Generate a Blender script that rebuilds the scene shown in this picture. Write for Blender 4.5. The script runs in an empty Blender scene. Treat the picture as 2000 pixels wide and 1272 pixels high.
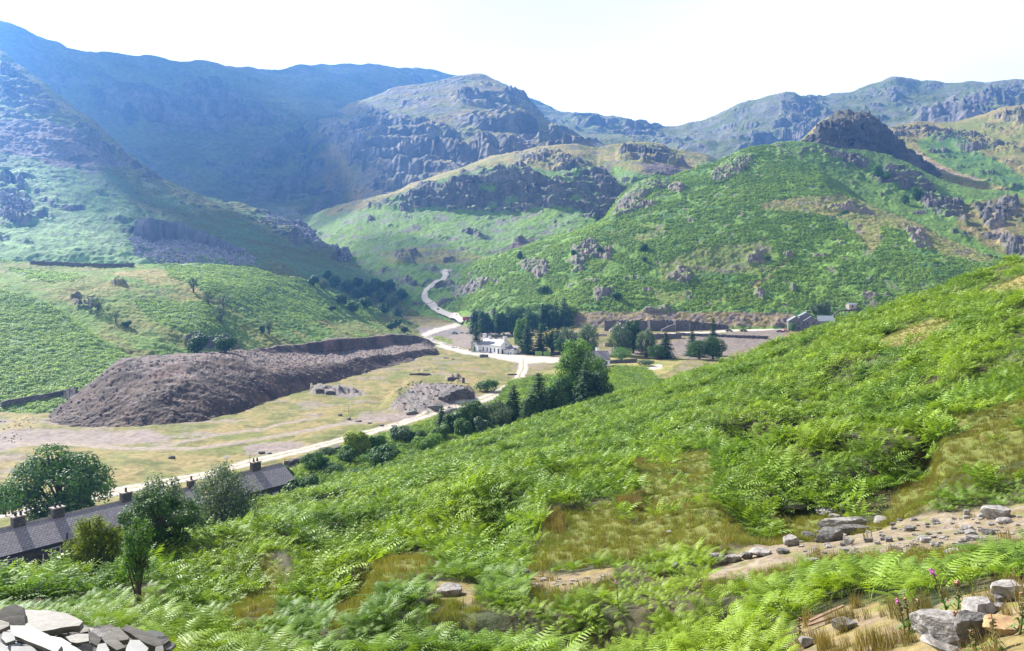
import bpy, math, random
import numpy as np
from mathutils import Vector, Matrix
from mathutils.bvhtree import BVHTree

SC = bpy.context.scene
COL = SC.collection
R_ = math.radians
F = 1570.0; HZ = 560.0          # focal length and horizon row, in pixels of a 2000 px wide frame

# ------------------------------------------------------------------ camera
cam = bpy.data.objects.new('camera', bpy.data.cameras.new('camera'))
COL.objects.link(cam)
cam.location = (0, 0, 0); cam.rotation_euler = (R_(90), 0, 0)
cam.data.sensor_width = 36; cam.data.lens = 36 * F / 2000
cam.data.shift_y = -(636 - HZ) / 2000
cam.data.clip_start = 0.2; cam.data.clip_end = 20000
SC.camera = cam

# ------------------------------------------------------------------ light
SUN_AZ = -50.0    # degrees, left of the view direction
SUN_EL = 38.0
world = bpy.data.worlds.new('World'); SC.world = world; world.use_nodes = True
nt = world.node_tree; nt.nodes.clear()
sky = nt.nodes.new('ShaderNodeTexSky'); sky.sky_type = 'NISHITA'; sky.sun_disc = False
sky.sun_elevation = R_(SUN_EL); sky.sun_rotation = R_(SUN_AZ)
sky.air_density = 1.0; sky.dust_density = 2.5; sky.ozone_density = 1.2
bg = nt.nodes.new('ShaderNodeBackground'); bg.inputs[1].default_value = 0.068
# thin high cloud: mixes the sky towards white in drifting patches
tcw = nt.nodes.new('ShaderNodeTexCoord'); mpw = nt.nodes.new('ShaderNodeMapping'); mpw.inputs['Scale'].default_value = (1.2, 1.2, 4.0)
nzw = nt.nodes.new('ShaderNodeTexNoise'); nzw.inputs['Scale'].default_value = 2.2; nzw.inputs['Detail'].default_value = 6
rmw = nt.nodes.new('ShaderNodeMapRange'); rmw.inputs['From Min'].default_value = 0.36; rmw.inputs['From Max'].default_value = 0.60
rmw.inputs['To Min'].default_value = 0.78; rmw.inputs['To Max'].default_value = 1.0
mxw = nt.nodes.new('ShaderNodeMix'); mxw.data_type = 'RGBA'; mxw.inputs[7].default_value = (6.2, 6.2, 6.25, 1)
wo = nt.nodes.new('ShaderNodeOutputWorld')
L = nt.links.new
sxw = nt.nodes.new('ShaderNodeSeparateXYZ'); rbw = nt.nodes.new('ShaderNodeMapRange'); scw = nt.nodes.new('ShaderNodeVectorMath'); scw.operation = 'SCALE'
rbw.inputs['From Min'].default_value = 0.12; rbw.inputs['From Max'].default_value = 0.55; rbw.inputs['To Min'].default_value = 1.95; rbw.inputs['To Max'].default_value = 0.36   # the veil of cloud is brightest low over the valley head
rgb = nt.nodes.new('ShaderNodeRGB'); rgb.outputs[0].default_value = (6.2, 6.2, 6.25, 1)
L(tcw.outputs['Generated'], sxw.inputs[0]); L(sxw.outputs['Z'], rbw.inputs[0]); L(rgb.outputs[0], scw.inputs[0]); L(rbw.outputs[0], scw.inputs['Scale']); L(scw.outputs[0], mxw.inputs[7])
L(tcw.outputs['Generated'], mpw.inputs[0]); L(mpw.outputs[0], nzw.inputs[0]); L(nzw.outputs[0], rmw.inputs[0])
L(rmw.outputs[0], mxw.inputs[0]); L(sky.outputs[0], mxw.inputs[6]); L(mxw.outputs[2], bg.inputs[0]); L(bg.outputs[0], wo.inputs[0])

sl = bpy.data.lights.new('sun', 'SUN'); sl.energy = 5.0; sl.angle = R_(0.5); sl.color = (1.0, 0.955, 0.88)
so = bpy.data.objects.new('sun', sl); COL.objects.link(so)
sd = Vector((math.sin(R_(SUN_AZ)) * math.cos(R_(SUN_EL)), math.cos(R_(SUN_AZ)) * math.cos(R_(SUN_EL)), math.sin(R_(SUN_EL))))
so.rotation_euler = sd.to_track_quat('Z', 'Y').to_euler(); so.location = (-300, 200, 400)

SC.view_settings.view_transform = 'Standard'; SC.view_settings.look = 'None'
SC.view_settings.exposure = 1.5; SC.view_settings.gamma = 1.0
cy = SC.cycles
cy.max_bounces = 5; cy.diffuse_bounces = 2; cy.glossy_bounces = 2; cy.transmission_bounces = 3
cy.transparent_max_bounces = 8; cy.volume_bounces = 0; cy.use_denoising = True; cy.denoising_prefilter = 'NONE'; cy.denoising_input_passes = 'RGB_ALBEDO_NORMAL'
cy.caustics_reflective = False; cy.caustics_refractive = False

# ------------------------------------------------------------------ noise (numpy gradient noise)
_rs = np.random.RandomState(7)
_G = _rs.normal(size=(64 ** 3, 3)).astype(np.float32); _G /= np.linalg.norm(_G, axis=1)[:, None]
_Gf = [np.ascontiguousarray(_G[:, k]) for k in range(3)]
def _gn(P):
    i = np.floor(P); f = P - i; i = i.astype(np.int32) & 63; j = (i + 1) & 63
    w = f * f * f * (f * (f * 6 - 15) + 10)
    X = (i[:, 0] << 12, j[:, 0] << 12); Y = (i[:, 1] << 6, j[:, 1] << 6); Z = (i[:, 2], j[:, 2])
    fx = (f[:, 0], f[:, 0] - 1); fy = (f[:, 1], f[:, 1] - 1); fz = (f[:, 2], f[:, 2] - 1)
    def c(a, b, d):
        h = X[a] + Y[b] + Z[d]
        return _Gf[0].take(h) * fx[a] + _Gf[1].take(h) * fy[b] + _Gf[2].take(h) * fz[d]
    r = []
    for a in (0, 1):
        q = []
        for b in (0, 1):
            c0 = c(a, b, 0); q.append(c0 + w[:, 2] * (c(a, b, 1) - c0))
        r.append(q[0] + w[:, 1] * (q[1] - q[0]))
    return (r[0] + w[:, 0] * (r[1] - r[0])) * 1.6
def gnoise(P):
    P = np.asarray(P, np.float32)
    if len(P) < 80000: return _gn(P)
    return np.concatenate([_gn(p) for p in np.array_split(P, len(P) // 60000)])
def fbm(P, size, octs=4, gain=0.5, seed=0.0, stretch=(1, 1, 1)):
    Q = (np.asarray(P, np.float64) / size / np.array(stretch) + seed * 17.31).astype(np.float32)
    s = 0; a = 1.0; t = 0
    for k in range(octs):
        s = s + a * gnoise(Q * 2.03 ** k + 3.7 * k); t += a; a *= gain
    return s / t
def ridged(P, size, octs=4, gain=0.55, seed=0.0, stretch=(1, 1, 1)):
    Q = (np.asarray(P, np.float64) / size / np.array(stretch) + seed * 11.7).astype(np.float32)
    s = 0; a = 1.0; t = 0
    for k in range(octs):
        s = s + a * (1 - 2 * np.abs(gnoise(Q * 2.07 ** k + 5.1 * k))); t += a; a *= gain
    return s / t
def sstep(a, b, x):
    t = np.clip((x - a) / (b - a), 0, 1); return t * t * (3 - 2 * t)
def inpoly(x, y, poly):
    c = np.zeros(len(x), bool); n = len(poly)
    px = [p[0] for p in poly]; py = [p[1] for p in poly]
    sel = np.nonzero((x >= min(px)) & (x <= max(px)) & (y >= min(py)) & (y <= max(py)))[0]
    xs, ys = x[sel], y[sel]; cc = np.zeros(len(sel), bool)
    for i in range(n):
        x1, y1 = poly[i]; x2, y2 = poly[(i + 1) % n]
        if y1 == y2: continue
        m = ((y1 > ys) != (y2 > ys)) & (xs < (x2 - x1) * (ys - y1) / (y2 - y1) + x1)
        cc ^= m
    c[sel] = cc
    return c
def anypoly(x, y, polys):
    m = np.zeros(len(x), bool)
    for p in polys: m |= inpoly(x, y, p)
    return m
def distline(x, y, pts):
    """distance in pixels from each point to a polyline with widths [(x, y, half_width)] -> ratio distance / half_width"""
    best = np.full(len(x), 99.0)
    for (x1, y1, w1), (x2, y2, w2) in zip(pts[:-1], pts[1:]):
        dx, dy = x2 - x1, y2 - y1; L2 = dx * dx + dy * dy
        t = np.clip(((x - x1) * dx + (y - y1) * dy) / L2, 0, 1)
        d = np.hypot(x - x1 - t * dx, y - y1 - t * dy) / (w1 + t * (w2 - w1))
        best = np.minimum(best, d)
    return best

# ------------------------------------------------------------------ properties and mesh helpers
def tag(o, label=None, cat=None, group=None, kind=None):
    if label: o['label'] = label
    if cat: o['category'] = cat
    if group: o['group'] = group
    if kind: o['kind'] = kind
    return o
def new_obj(name, me, parent=None, loc=None, rz=None):
    o = bpy.data.objects.new(name, me); COL.objects.link(o)
    if parent is not None: o.parent = parent
    if loc is not None: o.location = loc
    if rz is not None: o.rotation_euler = (0, 0, rz)
    return o
def grid_mesh(name, P, nu, nv, mat, attrs=None, smooth=True):
    n = nu * nv
    me = bpy.data.meshes.new(name)
    me.vertices.add(n); me.vertices.foreach_set('co', P.astype(np.float32).ravel())
    a = (np.arange(nv - 1)[:, None] * nu + np.arange(nu - 1)[None, :]).ravel()
    q = np.stack([a, a + 1, a + nu + 1, a + nu], 1).astype(np.int32)
    me.loops.add(q.size); me.loops.foreach_set('vertex_index', q.ravel())
    me.polygons.add(len(q)); me.polygons.foreach_set('loop_start', (np.arange(len(q)) * 4).astype(np.int32))
    me.polygons.foreach_set('use_smooth', np.full(len(q), smooth))
    me.update(calc_edges=True)
    for k, v in (attrs or {}).items():
        if v.ndim == 2:
            at = me.attributes.new(k, 'FLOAT_COLOR', 'POINT')
            c = np.ones((n, 4), np.float32); c[:, :3] = v; at.data.foreach_set('color', c.ravel())
        else:
            at = me.attributes.new(k, 'FLOAT', 'POINT'); at.data.foreach_set('value', v.astype(np.float32))
    me.materials.append(mat)
    return me, q
def normals(P, nu, nv):
    G = P.reshape(nv, nu, 3)
    du = np.gradient(G, axis=1); dv = np.gradient(G, axis=0)
    N = np.cross(du, dv); N /= (np.linalg.norm(N, axis=2)[:, :, None] + 1e-9)
    return N.reshape(-1, 3)
def smooth1(a, k):
    if k < 2: return a
    k = int(k) | 1; p = np.pad(a, k // 2, mode='edge'); return np.convolve(p, np.ones(k) / k, 'valid')

LAYERS = {}
BV = []
def layer(name, curves, px0, px1, colfn, dispfn, mat, label=None, back=((40, -15), (160, -80)), step=1.9, usm=5, ysm=60, front=None, kind='structure', bvh=True, crest=0.25):
    nu = int((px1 - px0) / step) + 1
    u = np.linspace(px0, px1, nu); du = (px1 - px0) / (nu - 1)
    PY = []; LY = []
    for c in curves:
        c = sorted(c); xs = [p[0] for p in c]
        PY.append(smooth1(np.interp(u, xs, [p[1] for p in c]), usm / du))
        LY.append(smooth1(np.log(np.interp(u, xs, [p[2] for p in c])), ysm / du))
    PY = np.array(PY); LY = np.array(LY); K = len(curves)
    # parameter: cumulative mean pixel gap
    gaps = [max(6.0, float(np.max(np.abs(PY[k + 1] - PY[k])))) for k in range(K - 1)]
    t = np.concatenate([[0], np.cumsum(gaps)])
    def hermite(V):
        d = (V[1:] - V[:-1]) / np.array(gaps)[:, None]
        m = np.zeros_like(V); m[0] = d[0]; m[-1] = d[-1]
        for k in range(1, K - 1):
            same = d[k - 1] * d[k] > 0
            h = 2 * d[k - 1] * d[k] / (d[k - 1] + d[k] + 1e-12 * np.sign(d[k - 1] + d[k] + 1e-30))
            m[k] = np.where(same, h, 0)
        rows = []
        for k in range(K - 1):
            n = max(3, int(round(gaps[k] / step))); ss = np.arange(n) / n
            for s in ss:
                h00 = 2 * s**3 - 3 * s**2 + 1; h10 = s**3 - 2 * s**2 + s; h01 = -2 * s**3 + 3 * s**2; h11 = s**3 - s**2
                rows.append(h00 * V[k] + h10 * gaps[k] * m[k] + h01 * V[k + 1] + h11 * gaps[k] * m[k + 1])
        rows.append(V[-1]); return np.array(rows)
    py = hermite(PY); Y = np.exp(hermite(LY)); Z = (HZ - py) / F * Y; nv0 = len(py)
    # hidden back slope (real ground falling away behind the crest)
    rowsY = [Y]; rowsZ = [Z]; rowsp = [py]
    y0, z0 = Y[-1], Z[-1]
    prev = (0, 0)
    for (dY, dZ) in back:
        for s in np.linspace(0, 1, 9)[1:]:
            a = prev[0] + (dY - prev[0]) * s; b = prev[1] + (dZ - prev[1]) * s
            rowsY.append((y0 + a)[None]); rowsZ.append((z0 + b)[None]); rowsp.append(py[-1][None])
        prev = (dY, dZ)
    Y = np.concatenate(rowsY); Z = np.concatenate(rowsZ); pyy = np.concatenate(rowsp); nv = len(Y)
    X = (u[None, :] - 1000) / F * np.concatenate([Y[:nv0], np.repeat(Y[nv0 - 1:nv0], nv - nv0, 0)])
    P = np.stack([X, Y, Z], 2).reshape(-1, 3)
    U = np.broadcast_to(u[None, :], Y.shape).ravel().copy(); V = pyy.ravel()
    N = normals(P, nu, nv)
    flip = N[:, 2].mean() < 0
    if flip: N = -N
    cd = np.abs(V - np.broadcast_to(py[-1][None], Y.shape).ravel())
    ctx = dict(P=P, u=U, v=V, N=N, nu=nu, nv=nv, damp=crest + (1 - crest) * sstep(4, 22, cd))
    D = dispfn(ctx)
    P2 = P + (D if D.ndim == 2 else N * D[:, None])
    ctx['P2'] = P2; N2 = normals(P2, nu, nv); N2 = -N2 if flip else N2; ctx['N2'] = N2
    col = colfn(ctx)
    at = {'albedo': np.clip(col, 0, 1)}
    at['rock'] = ctx.get('rock', np.zeros(len(P))).astype(np.float32)
    me, q = grid_mesh(name, P2, nu, nv, mat, at)
    o = new_obj(name, me); tag(o, label, kind=kind)
    LAYERS[name] = dict(P=P2, N=N2, u=U, v=V, nu=nu, nv=nv, ctx=ctx, q=q, obj=o)
    if bvh:   # coarse copy for lookups
        s = 3; iu = np.unique(np.append(np.arange(0, nu, s), nu - 1)); iv = np.unique(np.append(np.arange(0, nv, s), nv - 1))
        Pc = P2.reshape(nv, nu, 3)[np.ix_(iv, iu)]; a, b = len(iu), len(iv)
        idx = (np.arange(b - 1)[:, None] * a + np.arange(a - 1)[None, :]).ravel()
        qq = np.stack([idx, idx + 1, idx + a + 1, idx + a], 1)
        BV.append((name, BVHTree.FromPolygons([tuple(p) for p in Pc.reshape(-1, 3).tolist()], qq.tolist())))
    return o
def hit(px, py, only=None):
    d = Vector(((px - 1000) / F, 1, (HZ - py) / F)).normalized(); best = None
    for n, b in BV:
        if only and n not in only: continue
        h = b.ray_cast(Vector((0, 0, 0)), d, 9000)
        if h[0] is not None and (best is None or h[3] < best[1]): best = (h[0], h[3], h[1])
    return best[0].copy() if best else None
def ground(x, y, zmax=900, only=None):
    best = None
    for n, b in BV:
        if only and n not in only: continue
        h = b.ray_cast(Vector((x, y, zmax)), Vector((0, 0, -1)), 3000)
        if h[0] is not None and (best is None or h[0].z > best): best = h[0].z
    return best if best is not None else -36.0
def at(px, py, Y): return Vector(((px - 1000) / F * Y, Y, (HZ - py) / F * Y))

# ------------------------------------------------------------------ materials
def mat_new(name):
    m = bpy.data.materials.new(name); m.use_nodes = True
    b = m.node_tree.nodes['Principled BSDF']; return m, m.node_tree, b
def terrain_mat(name, fine, bump_d, rough=0.9, var=0.35):
    m, t, b = mat_new(name); N = t.nodes; Lk = t.links.new
    at_ = N.new('ShaderNodeAttribute'); at_.attribute_name = 'albedo'
    rk = N.new('ShaderNodeAttribute'); rk.attribute_name = 'rock'
    tc = N.new('ShaderNodeTexCoord')
    nz = N.new('ShaderNodeTexNoise'); nz.inputs['Scale'].default_value = 1 / fine; nz.inputs['Detail'].default_value = 5; nz.inputs['Roughness'].default_value = 0.65
    vo = N.new('ShaderNodeTexVoronoi'); vo.inputs['Scale'].default_value = 0.8 / fine
    Lk(tc.outputs['Object'], nz.inputs[0]); Lk(tc.outputs['Object'], vo.inputs['Vector'])
    mr = N.new('ShaderNodeMapRange'); mr.inputs['From Min'].default_value = 0.3; mr.inputs['From Max'].default_value = 0.7
    mr.inputs['To Min'].default_value = 1 - var; mr.inputs['To Max'].default_value = 1 + var
    Lk(nz.outputs[0], mr.inputs[0])
    mul = N.new('ShaderNodeVectorMath'); mul.operation = 'SCALE'
    Lk(at_.outputs['Color'], mul.inputs[0]); Lk(mr.outputs[0], mul.inputs['Scale'])
    Lk(mul.outputs[0], b.inputs['Base Color'])
    b.inputs['Roughness'].default_value = rough
    b.inputs['Specular IOR Level'].default_value = 0.25
    mixh = N.new('ShaderNodeMix'); Lk(rk.outputs['Fac'], mixh.inputs[0]); Lk(nz.outputs[0], mixh.inputs[2]); Lk(vo.outputs['Distance'], mixh.inputs[3])
    bp = N.new('ShaderNodeBump'); bp.inputs['Distance'].default_value = bump_d; bp.inputs['Strength'].default_value = 0.8
    Lk(mixh.outputs[0], bp.inputs['Height']); Lk(bp.outputs[0], b.inputs['Normal'])
    return m
M_far = terrain_mat('mountain_ground', 9.0, 7.0)
M_mid = terrain_mat('hill_ground', 3.2, 2.2)
M_val = terrain_mat('valley_ground', 1.6, 0.35)
M_near = terrain_mat('hillside_ground', 0.35, 0.12)

A = lambda *c: np.array(c, np.float32)
BRK = A(0.125, 0.215, 0.030); BRK_D = A(0.045, 0.105, 0.025); BRK_B = A(0.12, 0.19, 0.06)
GRS = A(0.15, 0.165, 0.035); TAN = A(0.29, 0.225, 0.085); ROCK = A(0.155, 0.142, 0.132); ROCK_D = A(0.075, 0.07, 0.066)
SCREE = A(0.215, 0.17, 0.15); MNT = A(0.13, 0.15, 0.06); TRK = A(0.62, 0.55, 0.48)
def mixc(a, b, t):
    t = np.asarray(t, np.float32)[:, None]; return a * (1 - t) + b * t
def base(n, c): return np.broadcast_to(c, (n, 3)).astype(np.float32).copy()
# ------------------------------------------------------------------ terrain
def blur(ctx, m, n=2):
    G = m.astype(np.float32).reshape(ctx['nv'], ctx['nu'])
    for _ in range(n):
        G = (np.pad(G, ((1, 1), (0, 0)), 'edge')[:-2] + 2 * G + np.pad(G, ((1, 1), (0, 0)), 'edge')[2:]) / 4
        G = (np.pad(G, ((0, 0), (1, 1)), 'edge')[:, :-2] + 2 * G + np.pad(G, ((0, 0), (1, 1)), 'edge')[:, 2:]) / 4
    return G.ravel()
def jit(ctx, size, amp, seed=1):
    P = ctx['P']
    return ctx['u'] + amp * fbm(P, size, 4, 0.6, seed), ctx['v'] + amp * 0.6 * fbm(P, size, 4, 0.6, seed + 5)
def relief(soft, rocks=(), outcrop=None, rock_amp=6, rock_size=25, brk=None, jitter=(60, 22), stretch=(1, 1, 0.7), lift=1.0, extra=None, streak=None, ledge=1.0, hole=(-0.42, -0.28)):
    """soft: list of (size, amp); rocks: polygons of bare rock; outcrop: (size, threshold, stretch) scattered rock; brk: (size, amp) bracken tussocks"""
    def fn(ctx):
        P = ctx['P']; n = len(P)
        D = np.zeros(n)
        for k, (s, a) in enumerate(soft): D += a * fbm(P, s, 4, 0.5, 2 + k)
        ju, jv = jit(ctx, *jitter)
        m = anypoly(ju, jv, rocks).astype(np.float32) * sstep(hole[0], hole[1], fbm(P, rock_size * 0.9, 5, 0.65, 33, (2, 2, 0.6)))
        oc = np.zeros(n)
        if outcrop:
            s, th, st = outcrop[:3]
            r = fbm(P, s, 6, 0.68, 31, st)
            oc = sstep(th, th + 0.04, r)
            if len(outcrop) > 3: oc = oc * outcrop[3](ctx)
        ms = blur(ctx, m, 3); os_ = blur(ctx, oc * (1 - m), 2)
        ctx['rock'] = np.maximum(m, oc); ctx['rocks'] = np.maximum(ms, os_)
        if rock_amp:
            rr = ridged(P, rock_size, 5, 0.6, 4, stretch)
            jn = fbm(P, rock_size * 0.45, 5, 0.65, 14, (1, 1, 3.0))
            D += ctx['damp'] * rock_amp * (ms * (0.25 * lift + 0.30 * rr + 0.38 * jn) + os_ * 0.24 * (0.5 + rr + jn))
        if brk:
            s, a = brk
            b = ridged(P, s, 3, 0.6, 21, streak or (2.2, 2.2, 1)); b2 = fbm(P, s * 0.45, 2, 0.5, 22)
            D += (1 - ctx['rocks']) * a * (b * 0.8 + 0.6 * b2)
        if extra is not None: D = D + extra(ctx)
        V = ctx['N'] * D[:, None]
        if rock_amp and ledge:      # terraces: flat ledges over short cliffs
            h = rock_size * 0.42
            zz = (P[:, 2] + 0.12 * P[:, 0] + h * 1.3 * fbm(P, rock_size * 2.2, 4, 0.6, 44)) / h
            fr = zz - np.floor(zz)
            mod = 0.35 + 1.1 * sstep(-0.3, 0.35, fbm(P, rock_size * 1.6, 3, 0.6, 47))
            zf = zz * 2.7 + 0.8 * fbm(P, rock_size * 0.5, 3, 0.6, 48); f2 = zf - np.floor(zf)
            V[:, 2] += ledge * h / 2.7 * (sstep(0.35, 0.65, f2) - f2) * ms * ctx['damp'] * 0.8
            V[:, 2] += mod * ledge * h * (sstep(0.38, 0.62, fr) - fr) * (ms + 0.45 * os_) * ctx['damp'] * 1.5
        return V
    return fn
def colour(parts, rockc=ROCK, rockd=ROCK_D, ledges=0.9):
    """parts: callables (ctx, colour array) -> colour array"""
    def fn(ctx):
        c = base(len(ctx['P']), A(0, 0, 0))
        for p in parts: c = p(ctx, c)
        r = ctx['rocks']; t = sstep(-0.3, 0.4, fbm(ctx['P'], 12 if ctx['P'][:, 1].mean() < 900 else 40, 4, 0.65, 51, (1, 1, 0.5)))
        rc = mixc(base(len(c), rockd), base(len(c), rockc), t)
        rm = np.maximum(sstep(0.3, 0.6, r), 0)
        # grass holds on to the flatter ledges inside the rock
        ledge = sstep(0.62, 0.78, ctx['N2'][:, 2] + 0.12 * fbm(ctx['P'], 20, 3, .6, 53)) * ledges
        return mixc(c, rc, rm * (1 - ledge))
    return fn
def fill(c0, c1, size, seed=0, lo=-0.25, hi=0.25, stretch=(1, 1, 1)):
    def f(ctx, c):
        t = sstep(lo, hi, fbm(ctx['P'], size, 4, 0.6, 60 + seed, stretch)); n = len(c)
        return mixc(base(n, c0), base(n, c1), t)
    return f
def zone(polys, c0, c1, size, jitter=(60, 20), seed=0, soft=1, op=1.0):
    def f(ctx, c):
        ju, jv = jit(ctx, jitter[0], jitter[1], 70 + seed)
        m = blur(ctx, anypoly(ju, jv, polys), soft) * op; n = len(c)
        t = sstep(-0.3, 0.3, fbm(ctx['P'], size, 4, 0.6, 80 + seed))
        return mixc(c, mixc(base(n, c0), base(n, c1), t), m)
    return f
def patches(c1, size, th, seed=0, stretch=(1, 1, 1), op=1.0, w=0.08, where=None):
    def f(ctx, c):
        t = sstep(th, th + w, fbm(ctx['P'], size, 5, 0.6, 90 + seed, stretch)) * op
        if where: t = t * where(ctx)
        return mixc(c, base(len(c), c1), t)
    return f
def lines(ls, c1, jitter=(40, 2.0), edge=0.25, seed=0):
    def f(ctx, c):
        ju, jv = jit(ctx, jitter[0], jitter[1], 100 + seed); m = np.zeros(len(c))
        for l in ls: m = np.maximum(m, 1 - sstep(1 - edge, 1 + edge, distline(ju, jv, l)))
        return mixc(c, base(len(c), c1), m)
    return f

GRAVEL = SCREE * A(.98, 1.0, .90)
road1 = [(-200,1018,8),(0,1003,8),(150,978,7),(250,955,6.5),(400,928,6),(500,900,5.5),(600,877,5),(700,850,4.5),(790,825,4.5),(860,802,4.5),(930,785,6),(975,768,8),(1010,745,8),(1022,720,9),(1022,702,8)]
road2 = [(1022,702,8),(960,694,5),(900,686,4),(860,675,4),(832,664,4),(828,655,4.2),(850,646,4),(880,638,4),(905,630,4.2),(890,622,3.6),(862,612,3.6),(845,600,3.6),(828,585,4),(832,568,4.4),(850,552,4),(868,546,2.6),(872,536,2.6),(862,530,2.2),(880,526,2)]
road3 = [(1022,704,8),(1060,702,6),(1120,706,5)]
track1 = [(-60,868,4),(100,865,4),(250,876,3.5),(380,877,3),(480,862,3),(580,845,3),(660,830,3),(720,822,3)]
track2 = [(300,876,2.5),(420,850,2),(520,835,2),(620,815,2)]
TRKC = TRK * 0.72
# --- far ridge on the right and behind the col
layer('far_mountain', [
  [(1000,330,1800),(1300,330,1750),(1600,330,1600),(1750,330,1600),(2000,300,1500),(2250,300,1500)],
  [(1000,240,2150),(1130,240,2150),(1300,262,2050),(1400,290,1800),(1600,255,1900),(1750,230,2000),(1900,235,1850),(2250,210,1850)],
  [(1000,180,2400),(1040,193,2400),(1060,201,2400),(1100,215,2350),(1150,219,2350),(1200,225,2300),(1240,234,2250),(1290,243,2250),(1320,244,2250),(1360,238,2250),(1400,229,2250),(1450,210,2250),(1500,194,2220),(1530,186,2200),(1552,184,2200),(1572,190,2260),(1600,188,2350),(1680,168,2400),(1720,156,2400),(1750,149,2400),(1775,155,2400),(1800,163,2400),(1850,167,2400),(1920,163,2350),(1960,157,2350),(2000,160,2300),(2250,150,2300)],
 ], 1000, 2250,
 colour([fill(MNT*A(1.0,1.05,.95), GRS*0.8, 120, 1), patches(ROCK*1.15, 60, 0.02, 2, (1,1,2), 0.65)], ROCK*1.15, ROCK_D*1.1),
 relief([(260,26),(70,9)], rocks=[[(1110,215),(1290,240),(1300,275),(1240,270),(1130,245)],[(1530,190),(1570,195),(1600,240),(1590,285),(1540,290),(1500,270)],[(1480,262),(1530,255),(1500,290),(1460,290)],[(1690,170),(1740,160),(1760,200),(1720,190)],[(1780,215),(1900,190),(1980,170),(2050,170),(2000,230),(1900,250),(1820,250)]],
   outcrop=(70,0.10,(1,1,1.6)), rock_amp=13, rock_size=80, jitter=(160,16), hole=(-.2,-.05)), M_far, 'mountain')

# --- great shaded wall and skyline on the left
layer('mountain', [
  [(-250,430,1050),(0,430,1050),(300,470,1080),(450,480,1120),(560,440,1180),(650,430,1250),(720,430,1300),(800,420,1350),(900,420,1400),(1250,420,1500)],
  [(-250,300,1150),(0,300,1180),(300,400,1230),(450,415,1270),(560,410,1300),(650,395,1360),(720,385,1420),(800,360,1500),(900,330,1600),(1250,330,1700)],
  [(-250,120,1350),(0,170,1400),(300,250,1480),(450,250,1600),(560,250,1680),(650,240,1760),(720,235,1850),(800,230,2000),(900,230,2100),(1250,290,2200)],
  [(-250,-20,1450),(0,52,1500),(15,55,1510),(30,63,1520),(70,76,1540),(112,86,1560),(130,95,1580),(150,102,1600),(185,103,1640),(230,102,1700),(282,105,1750),(300,111,1770),(340,122,1800),(370,124,1820),(400,124,1850),(440,129,1900),(490,132,1950),(530,136,2000),(565,130,2030),(600,126,2080),(650,127,2130),(700,130,2180),(760,132,2240),(800,135,2300),(850,140,2400),(890,147,2450),(950,160,2500),(1040,215,2550),(1250,300,2600)],
 ], -250, 1250,
 colour([fill(MNT*0.8, MNT*1.1, 110, 1), patches(ROCK, 60, 0.1, 2, (1,1,2.5), 0.5)]),
 relief([(300,30),(90,12)], rocks=[[(500,290),(600,250),(700,310),(720,360),(690,390),(560,400),(470,390),(420,340)],[(150,170),(400,160),(500,200),(600,240),(400,250),(200,220)]],
   outcrop=(60,0.17,(1,1,1.6)), rock_amp=11, rock_size=80, jitter=(160,24), hole=(-.15,0)), M_far, 'mountain')

# --- craggy mountain in the middle
layer('craggy_mountain', [
  [(560,500,1300),(650,470,1250),(750,450,1130),(900,430,1120),(1000,420,1120),(1100,400,1130),(1240,400,1150),(1340,400,1200)],
  [(560,400,1450),(640,400,1330),(720,385,1220),(850,350,1180),(960,310,1180),(1050,300,1190),(1130,295,1200),(1240,300,1220),(1340,320,1260)],
  [(560,330,1650),(620,330,1480),(700,310,1320),(800,300,1280),(900,275,1290),(1000,260,1300),(1100,285,1300),(1200,330,1280),(1340,360,1320)],
  [(560,270,1800),(600,240,1650),(650,235,1520),(700,235,1450),(800,232,1410),(900,220,1440),(1000,225,1450),(1040,240,1440),(1130,290,1400),(1200,330,1350),(1340,380,1400)],
  [(560,265,1900),(585,240,1750),(600,234,1640),(640,228,1590),(660,215,1590),(700,200,1600),(730,190,1620),(770,177,1640),(810,168,1660),(850,160,1700),(880,151,1720),(910,145,1750),(940,142,1760),(955,146,1750),(975,156,1730),(1000,170,1700),(1020,182,1680),(1035,198,1660),(1048,212,1640),(1065,235,1620),(1090,248,1600),(1115,256,1580),(1140,272,1560),(1165,280,1560),(1220,292,1560),(1260,310,1560),(1340,360,1560)],
 ], 560, 1340,
 colour([fill(GRS*0.9, TAN*0.75, 90, 1), patches(ROCK, 34, 0.02, 3, (1.6,1.6,0.7), 0.75), zone([[(1030,240),(1060,300),(1100,330),(1000,330),(1010,270)],[(960,300),(1000,330),(920,380),(900,370)]], SCREE*0.8, ROCK, 30)]),
 relief([(220,14),(60,6)], rocks=[[(630,232),(700,215),(760,222),(830,235),(890,250),(900,290),(1000,255),(1060,270),(1010,320),(960,350),(880,330),(820,345),(760,330),(700,300),(660,260)],
   [(730,290),(830,270),(960,300),(1000,330),(920,320),(830,310)],[(880,190),(1010,180),(1060,215),(1050,235),(960,215),(900,205)],[(900,225),(1040,230),(1050,262),(990,262),(930,250)],
   [(740,330),(800,345),(900,350),(860,372),(790,380),(740,372)],[(1060,240),(1140,280),(1170,320),(1120,310),(1080,270)],[(650,262),(700,300),(720,350),(700,330),(660,290)]],
   outcrop=(38,0.08,(1.6,1.6,0.6)), rock_amp=12, rock_size=60, jitter=(110,18), stretch=(1.3,1.3,1.0), hole=(-.2,-.1)), M_far, 'mountain')

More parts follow.
